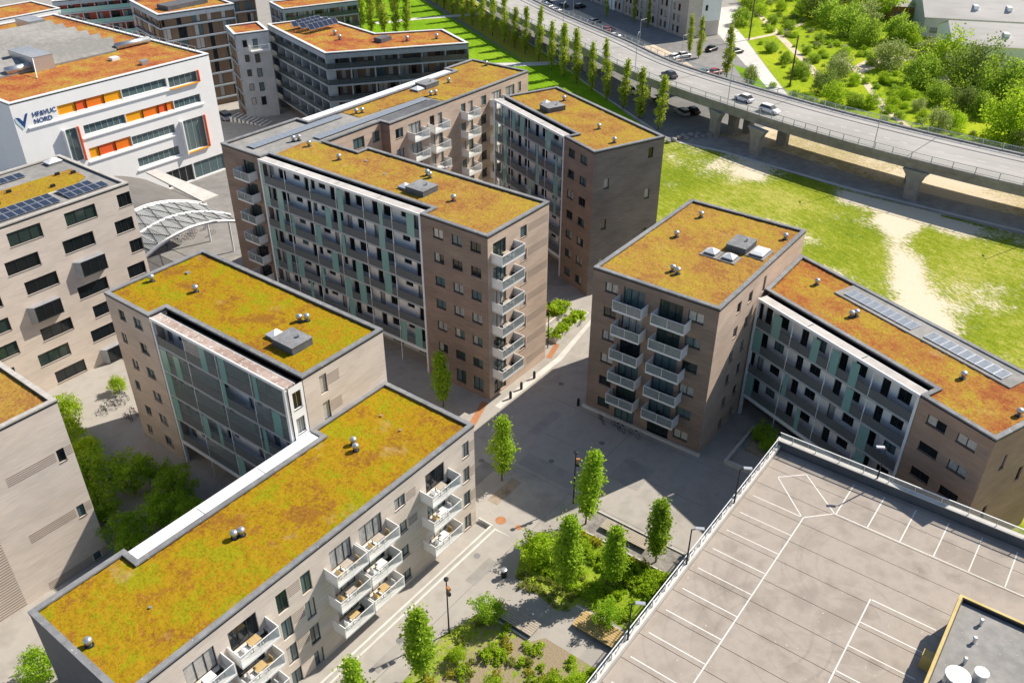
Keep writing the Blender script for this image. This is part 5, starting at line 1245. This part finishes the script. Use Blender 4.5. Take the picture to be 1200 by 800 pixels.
lamp('dark lamp post on the parapet between parking deck and gallery block', 66.3, 9.4, 9.96, 3.4, .4, R(120), 'steel_dark')
nl = off(.97)
def along(ln, y):
    for a, b_ in zip(ln[:-1], ln[1:]):
        if a.y <= y <= b_.y: return a.lerp(b_, (y-a.y)/(b_.y-a.y))
for y in (8, 38.5, 69.9, 96.4, 126.8): 
    p = along(nl, y); lamp('tall grey lamp on the flyover railing', p.x, p.y, DZ+.24, 8.0, 1.4, R(20), 'steel_grey', 'flyover lamps')
for x, y in ((231.8, 151.7), (220.4, 121.9), (212, 104.5)): lamp('grey lamp with pale head on the car park beyond the flyover', x, y, 0, 6.5, 1.6, R(-20), 'galv', 'car park lamps')
for x, y, h, lab in ((243.8, 99.8, 15, 'tall dark utility pole by the pale footpath'), (207.4, 73.0, 12, 'bare dark utility pole at the scrubland edge near the flyover')):
    t = thing('utility_pole', lab, 'pole', (x, y, 0)); MB().tube((0, 0, 0), (0, 0, h), .22, 8, .16).put('pole', 'bark', t); MB().box(-.9, -.06, h-.9, .9, .06, h-.75).put('crossarm', 'bark', t)
t = thing('litter_bin', 'round dark litter bin on the paving beside the corner bed', 'bin', (44.5, 34.4, 0)); MB().lathe([(.24, .0), (.28, .8), (.28, .85)], 12).put('body', 'steel_dark', t); MB().lathe([(.3, .85), (.3, .95), (.15, 1.0)], 12).put('lid', 'galv', t)
for x, y in ((66.9, 50.6), (69.2, 50.7), (72, 50.8), (70.6, 43.4)): tag(MB().box(-.12, -.12, 0, .12, .12, .9).lathe([(.14, .9), (.14, 1.0), (.05, 1.05)], 8).put('bollard', 'steel_dark', None, (x, y, .01)), 'short dark bollard at the foot of a brick corner', 'bollard', 'corner bollards')
rb = random.Random(3)
for x, y in ((155.6, 77.7), (157.2, 77.3), (158.9, 77.1), (160.3, 76.8), (161.9, 75.9), (161.6, 74.4), (162.6, 73.6), (164.3, 72.8), (163.4, 75.0), (159.6, 75.7)):
    bm = bmesh.new(); bmesh.ops.create_icosphere(bm, subdivisions=2, radius=rb.uniform(.45, .8))
    for v in bm.verts: v.co *= 1+.35*noise.noise(v.co*1.7+Vector((x, y, 0))); v.co.z *= .75
    me = bpy.data.meshes.new('boulder'); bm.to_mesh(me); bm.free(); me.materials.append(MATS['rock'])
    tag(ob('boulder', me, None, (x, y, .3)), 'grey boulder in the row closing off the road under the flyover', 'boulder', 'boulder row')
# bicycles
def make_bike():
    b = thing('bicycle', 'bicycle', 'bicycle')
    def wheel():
        m = MB(); n = 18
        for k in range(n):
            a, c = 2*math.pi*k/n, 2*math.pi*(k+1)/n; m.tube((.34*math.cos(a), 0, .34*math.sin(a)), (.34*math.cos(c), 0, .34*math.sin(c)), .022, 4, caps=False)
        for k in range(4): m.tube((0, 0, 0), (.33*math.cos(k*1.57+.4), 0, .33*math.sin(k*1.57+.4)), .008, 3)
        return m.mesh('wheel', 'steel_dark')
    w = wheel()
    for x in (-.52, .52): ob('wheel', w, b, (x, 0, .36))
    m = MB()
    for p, q in (((-.52, .36), (-.05, .33)), ((-.05, .33), (-.18, .82)), ((-.18, .82), (.36, .85)), ((.36, .85), (-.05, .33)), ((-.52, .36), (-.18, .82)), ((.36, .95), (.52, .36))): m.tube((p[0], 0, p[1]), (q[0], 0, q[1]), .022, 5)
    ob('frame', m.mesh('frame', 'steel_dark'), b)
    MB().box(-.32, -.07, .88, -.06, .07, .94).put('saddle', 'flashing', b)
    m = MB(); m.tube((.34, -.28, 1.0), (.34, .28, 1.0), .016, 5); m.tube((.36, 0, .85), (.34, 0, 1.0), .016, 5); m.put('handlebar', 'galv', b)
    return b
bike = make_bike(); first = True
P('paint_red', (.35, .02, .02), None, rough=.3, spec=.5); P('paint_blue', (.02, .06, .2), None, rough=.3, spec=.5); P('paint_white', (.78, .79, .8), None, rough=.25, spec=.5); P('paint_black', (.012, .013, .015), None, rough=.2, spec=.6)
P('paint_silver', (.42, .44, .46), None, rough=.3, metal=.6, spec=.5); P('paint_teal', (.04, .16, .16), None, rough=.3, spec=.5); P('paint_grey', (.10, .11, .12), None, rough=.25, spec=.5)
BK = [(37.0+.55*k, 83.0+(k % 3)*.25+(k//5)*2.1, R(70+rb.uniform(-25, 25)), 'bicycle parked in the sunlit passage beside the grey beige block', 'passage bicycles') for k in range(4)] + [(36.2+.6*k, 86.6+(k % 2)*.5, R(80+rb.uniform(-30, 30)), 'bicycle parked in the sunlit passage beside the grey beige block', 'passage bicycles') for k in range(6)]
BK += [(63+.8*k, 117.5+(k % 3)*.7, R(90+rb.uniform(-30, 30)), 'bicycle in the racks under the arched canopy', 'canopy bicycles') for k in range(12)] + [(74.0, 118.4, R(20), 'bicycle in the racks under the arched canopy', 'canopy bicycles'), (73, 115.6, R(10), 'bicycle in the racks under the arched canopy', 'canopy bicycles')]
BK += [(69.6, y, R(60+rb.uniform(-20, 20)), 'dim bicycle leaning at the base of the balconied tower', 'tower bicycles') for y in (39.6, 37.6, 36.9, 35.2)]
for x, y, a, lab, grp in BK:
    if first: o = bike; o.location = (x, y, .012); o.rotation_euler = (0, 0, a); o['label'] = lab; o['group'] = grp; first = False
    else: copy_tree(bike, (x, y, .012), a, None, lab, grp, {'frame': rb.choice(('paint_red', 'steel_dark', 'paint_blue', 'paint_white', 'paint_silver'))})
# ------------------------------------------------------------------ cars
def loft(st):
    m = MB(); n = 8
    for x, hw, z0, z1 in st:
        c = min(.12, (z1-z0)*.25)
        m.v += [(x, -hw+.08, z0), (x, hw-.08, z0), (x, hw, z0+c), (x, hw, z1-c), (x, hw-.14, z1), (x, -hw+.14, z1), (x, -hw, z1-c), (x, -hw, z0+c)]
    for i in range(len(st)-1):
        for k in range(n): m.f.append((i*n+k, i*n+(k+1) % n, (i+1)*n+(k+1) % n, (i+1)*n+k))
    m.f += [tuple(range(n-1, -1, -1)), tuple(range((len(st)-1)*n, len(st)*n))]
    return m
P('lamp_clear', (.75, .77, .8), None, rough=.15, spec=.6); P('lamp_red', (.4, .02, .02), None, rough=.2, spec=.6); P('tyre', (.015, .015, .016), None, rough=.8)
def make_car(long_roof, name='parked_car'):
    c = thing(name, 'car', 'car')
    loft([(-2.2, .70, .34, .66), (-2.08, .84, .26, .86), (-1.4, .89, .22, .93), (0, .91, .2, .94), (.95, .90, .2, .95), (1.5, .88, .22, .86), (2.05, .82, .26, .72), (2.22, .66, .34, .55)]).put('body', 'paint_white', c, smooth=False)
    xb = -2.0 if long_roof else -1.75; xt = -1.75 if long_roof else -1.1
    m = MB(); m.v = [(xb, -.78, .90), (1.1, -.78, .92), (1.1, .78, .92), (xb, .78, .90), (xt, -.62, 1.44), (.3, -.62, 1.45), (.3, .62, 1.45), (xt, .62, 1.44)]
    m.f = [(0, 1, 5, 4), (1, 2, 6, 5), (2, 3, 7, 6), (3, 0, 4, 7)]
    m.put('windows', 'glass_dark', c)
    loft([(xt-.06, .60, 1.40, 1.47), (xt+.25, .66, 1.41, 1.50), (-.2, .66, 1.42, 1.52), (.36, .62, 1.41, 1.48)]).put('roof', 'paint_white', c)
    w = cached('wheel', lambda: MB().tube((0, -.1, 0), (0, .1, 0), .32, 14).tube((0, -.11, 0), (0, .11, 0), .2, 10).mesh('wheel', 'tyre'))
    rim = cached('rim', lambda: MB().tube((0, -.115, 0), (0, .115, 0), .19, 10).mesh('rim', 'paint_silver'))
    for x in (-1.35, 1.38):
        for y in (-.84, .84): o = ob('wheel', w, c, (x, y, .32)); ob('rim', rim, o)
    for y in (-.6, .6):
        MB().box(2.06, y-.16, .58, 2.17, y+.16, .70).put('headlight', 'lamp_clear', c); MB().box(-2.2, y-.16, .66, -2.1, y+.16, .80).put('taillight', 'lamp_red', c)
    return c
car_a = make_car(False); car_b = make_car(True); usedc = set()
def car(x, y, z, deg, paint, lab, lr=False, group=None, s=1.):
    src = car_b if lr else car_a
    if lr in usedc:
        o = copy_tree(src, (x, y, z), R(deg), (s, s, s), lab, group, {'body': paint, 'roof': paint})
    else:
        usedc.add(lr); o = src; o.location = (x, y, z); o.rotation_euler = (0, 0, R(deg)); o.scale = (s, s, s); o['label'] = lab
        if group: o['group'] = group
        for ch in o.children:
            if ch.name.split('.')[0] in ('body', 'roof'): ch.material_slots[0].link = 'OBJECT'; ch.material_slots[0].material = MATS[paint]
    if not group and 'group' in o.keys(): del o['group']
    return o
car(169.0, 68.4, DZ+.03, 70, 'paint_white', 'white hatchback driving ahead on the flyover', False)
car(165.3, 61.3, DZ+.03, -105, 'paint_white', 'white estate car on the flyover nearer the railing', True)
car(174.8, 88.6, DZ+.03, 64, 'paint_grey', 'dark saloon car on the flyover beside the poplars')
car(173.4, 84.0, .01, 60, 'paint_silver', 'pale car parked on the shaded road under the flyover', True)
car(175.6, 82.6, .01, 62, 'paint_black', 'black car parked on the shaded road beneath the flyover')
car(180.4, 101.5, .01, 60, 'paint_white', 'white car behind the poplars on the shaded road')
car(177.4, 91.6, .01, 60, 'paint_black', 'black car partly behind a poplar on the shaded road')
LOT = [(239.5, 168.6, 'paint_black', 0), (242.4, 168.0, 'paint_black', 1), (238.6, 163.0, 'paint_white', 1), (232.0, 154.5, 'paint_red', 0), (233.9, 145.0, 'paint_silver', 1), (224.6, 138.2, 'paint_silver', 0), (227.2, 136.3, 'paint_red', 0), (245.7, 164.7, 'paint_grey', 0), (213.1, 106.8, 'paint_white', 1), (215.6, 105.7, 'paint_white', 0), (226.2, 102.8, 'paint_black', 0), (204.2, 94.0, 'paint_teal', 0), (206.4, 92.0, 'paint_red', 0), (227.8, 96.3, 'paint_black', 1), (247, 172, 'paint_blue', 0), (244, 175, 'paint_white', 0), (222, 131, 'paint_white', 1), (248.5, 160, 'paint_black', 1)]
CNM = {'paint_black': 'black', 'paint_white': 'white', 'paint_red': 'red', 'paint_silver': 'silver', 'paint_grey': 'dark grey', 'paint_teal': 'teal', 'paint_blue': 'blue'}
for x, y, p, lr in LOT:
    car(x, y, .02, -15+rb.uniform(-12, 12), p, '%s %s parked on the car park beyond the flyover' % (CNM[p], 'estate car' if lr else 'car'), bool(lr), CNM[p]+' cars on the car park')
for k in range(9): 
    p = rb.choice(list(CNM)); car(322+k % 3*7, 42+k//3*5.5, .02, -20, p, '%s car parked by the industrial halls' % CNM[p], False, CNM[p]+' cars by the halls')
car(292.0, 71.5, .02, 40, 'paint_silver', 'silver car beside the red brick annexe')
car(110.6, 161.5, .02, 75, 'paint_silver', 'silver van parked between the college and the blue-grey block', True, None, 1.15)
car(104.5, 165.0, .02, 70, 'paint_black', 'black car parked between the college and the brown clad block')
# ------------------------------------------------------------------ balcony furniture
def chair(x, y, z, a, lab, grp, mat='steel_dark'):
    t = thing('patio_chair', lab, 'chair', (x, y, z), a, grp)
    MB().box(-.24, -.24, .40, .24, .24, .46).put('seat', mat, t); MB().box(-.24, .2, .462, .24, .25, .9).put('backrest', mat, t)
    for sx in (-.21, .21):
        for sy in (-.21, .21): MB().box(sx-.02, sy-.02, 0, sx+.02, sy+.02, .398).put('leg', mat, t)
def table(x, y, z, lab, grp, mat='wood_grey'):
    t = thing('patio_table', lab, 'table', (x, y, z), 0, grp)
    MB().box(-.45, -.35, .68, .45, .35, .73).put('tabletop', mat, t)
    for sx in (-.4, .4):
        for sy in (-.3, .3): MB().box(sx-.025, sy-.025, 0, sx+.025, sy+.025, .678).put('leg', 'steel_dark', t)
rf = random.Random(14)
for a, w in ((28.1, 3.85), (20.35, 3.6), (16.9, 3.35), (7.6, 3.5), (3.7, 3.4)):
    for z in (8.65, 5.65, 2.65):
        x = 12.7+a+w*.5
        table(x, 40.05, z+.002, 'small patio table on a white balcony above the street', 'tables on the white balconies', rf.choice(('wood_grey', 'balcony_white', 'wood_gold')))
        for s in (-1, 1): chair(x+s*.8, 40.0+rf.uniform(-.15, .15), z+.002, R(-90*s), 'patio chair on a white balcony above the street', 'chairs on the white balconies', rf.choice(('steel_dark', 'wood_gold', 'frame_white')))
for k in range(6):
    z = 18.15-3*k
    table(65.15+2.3, 51.55, z+.002, 'patio table on a corner balcony of the courtyard block', 'tables on the corner balconies')
    for s in (-1, 1): chair(65.15+2.3+s*.85, 51.5, z+.002, R(-90*s), 'patio chair on a corner balcony of the courtyard block', 'chairs on the corner balconies')
    if k < 5:
        for u in (3.4+1.2, 7.95+1.8): chair(70.35, 42.65-u, 15.2-3*k+.002, R(rf.uniform(0, 360)), 'patio chair on a shaded tower balcony', 'chairs on the tower balconies')
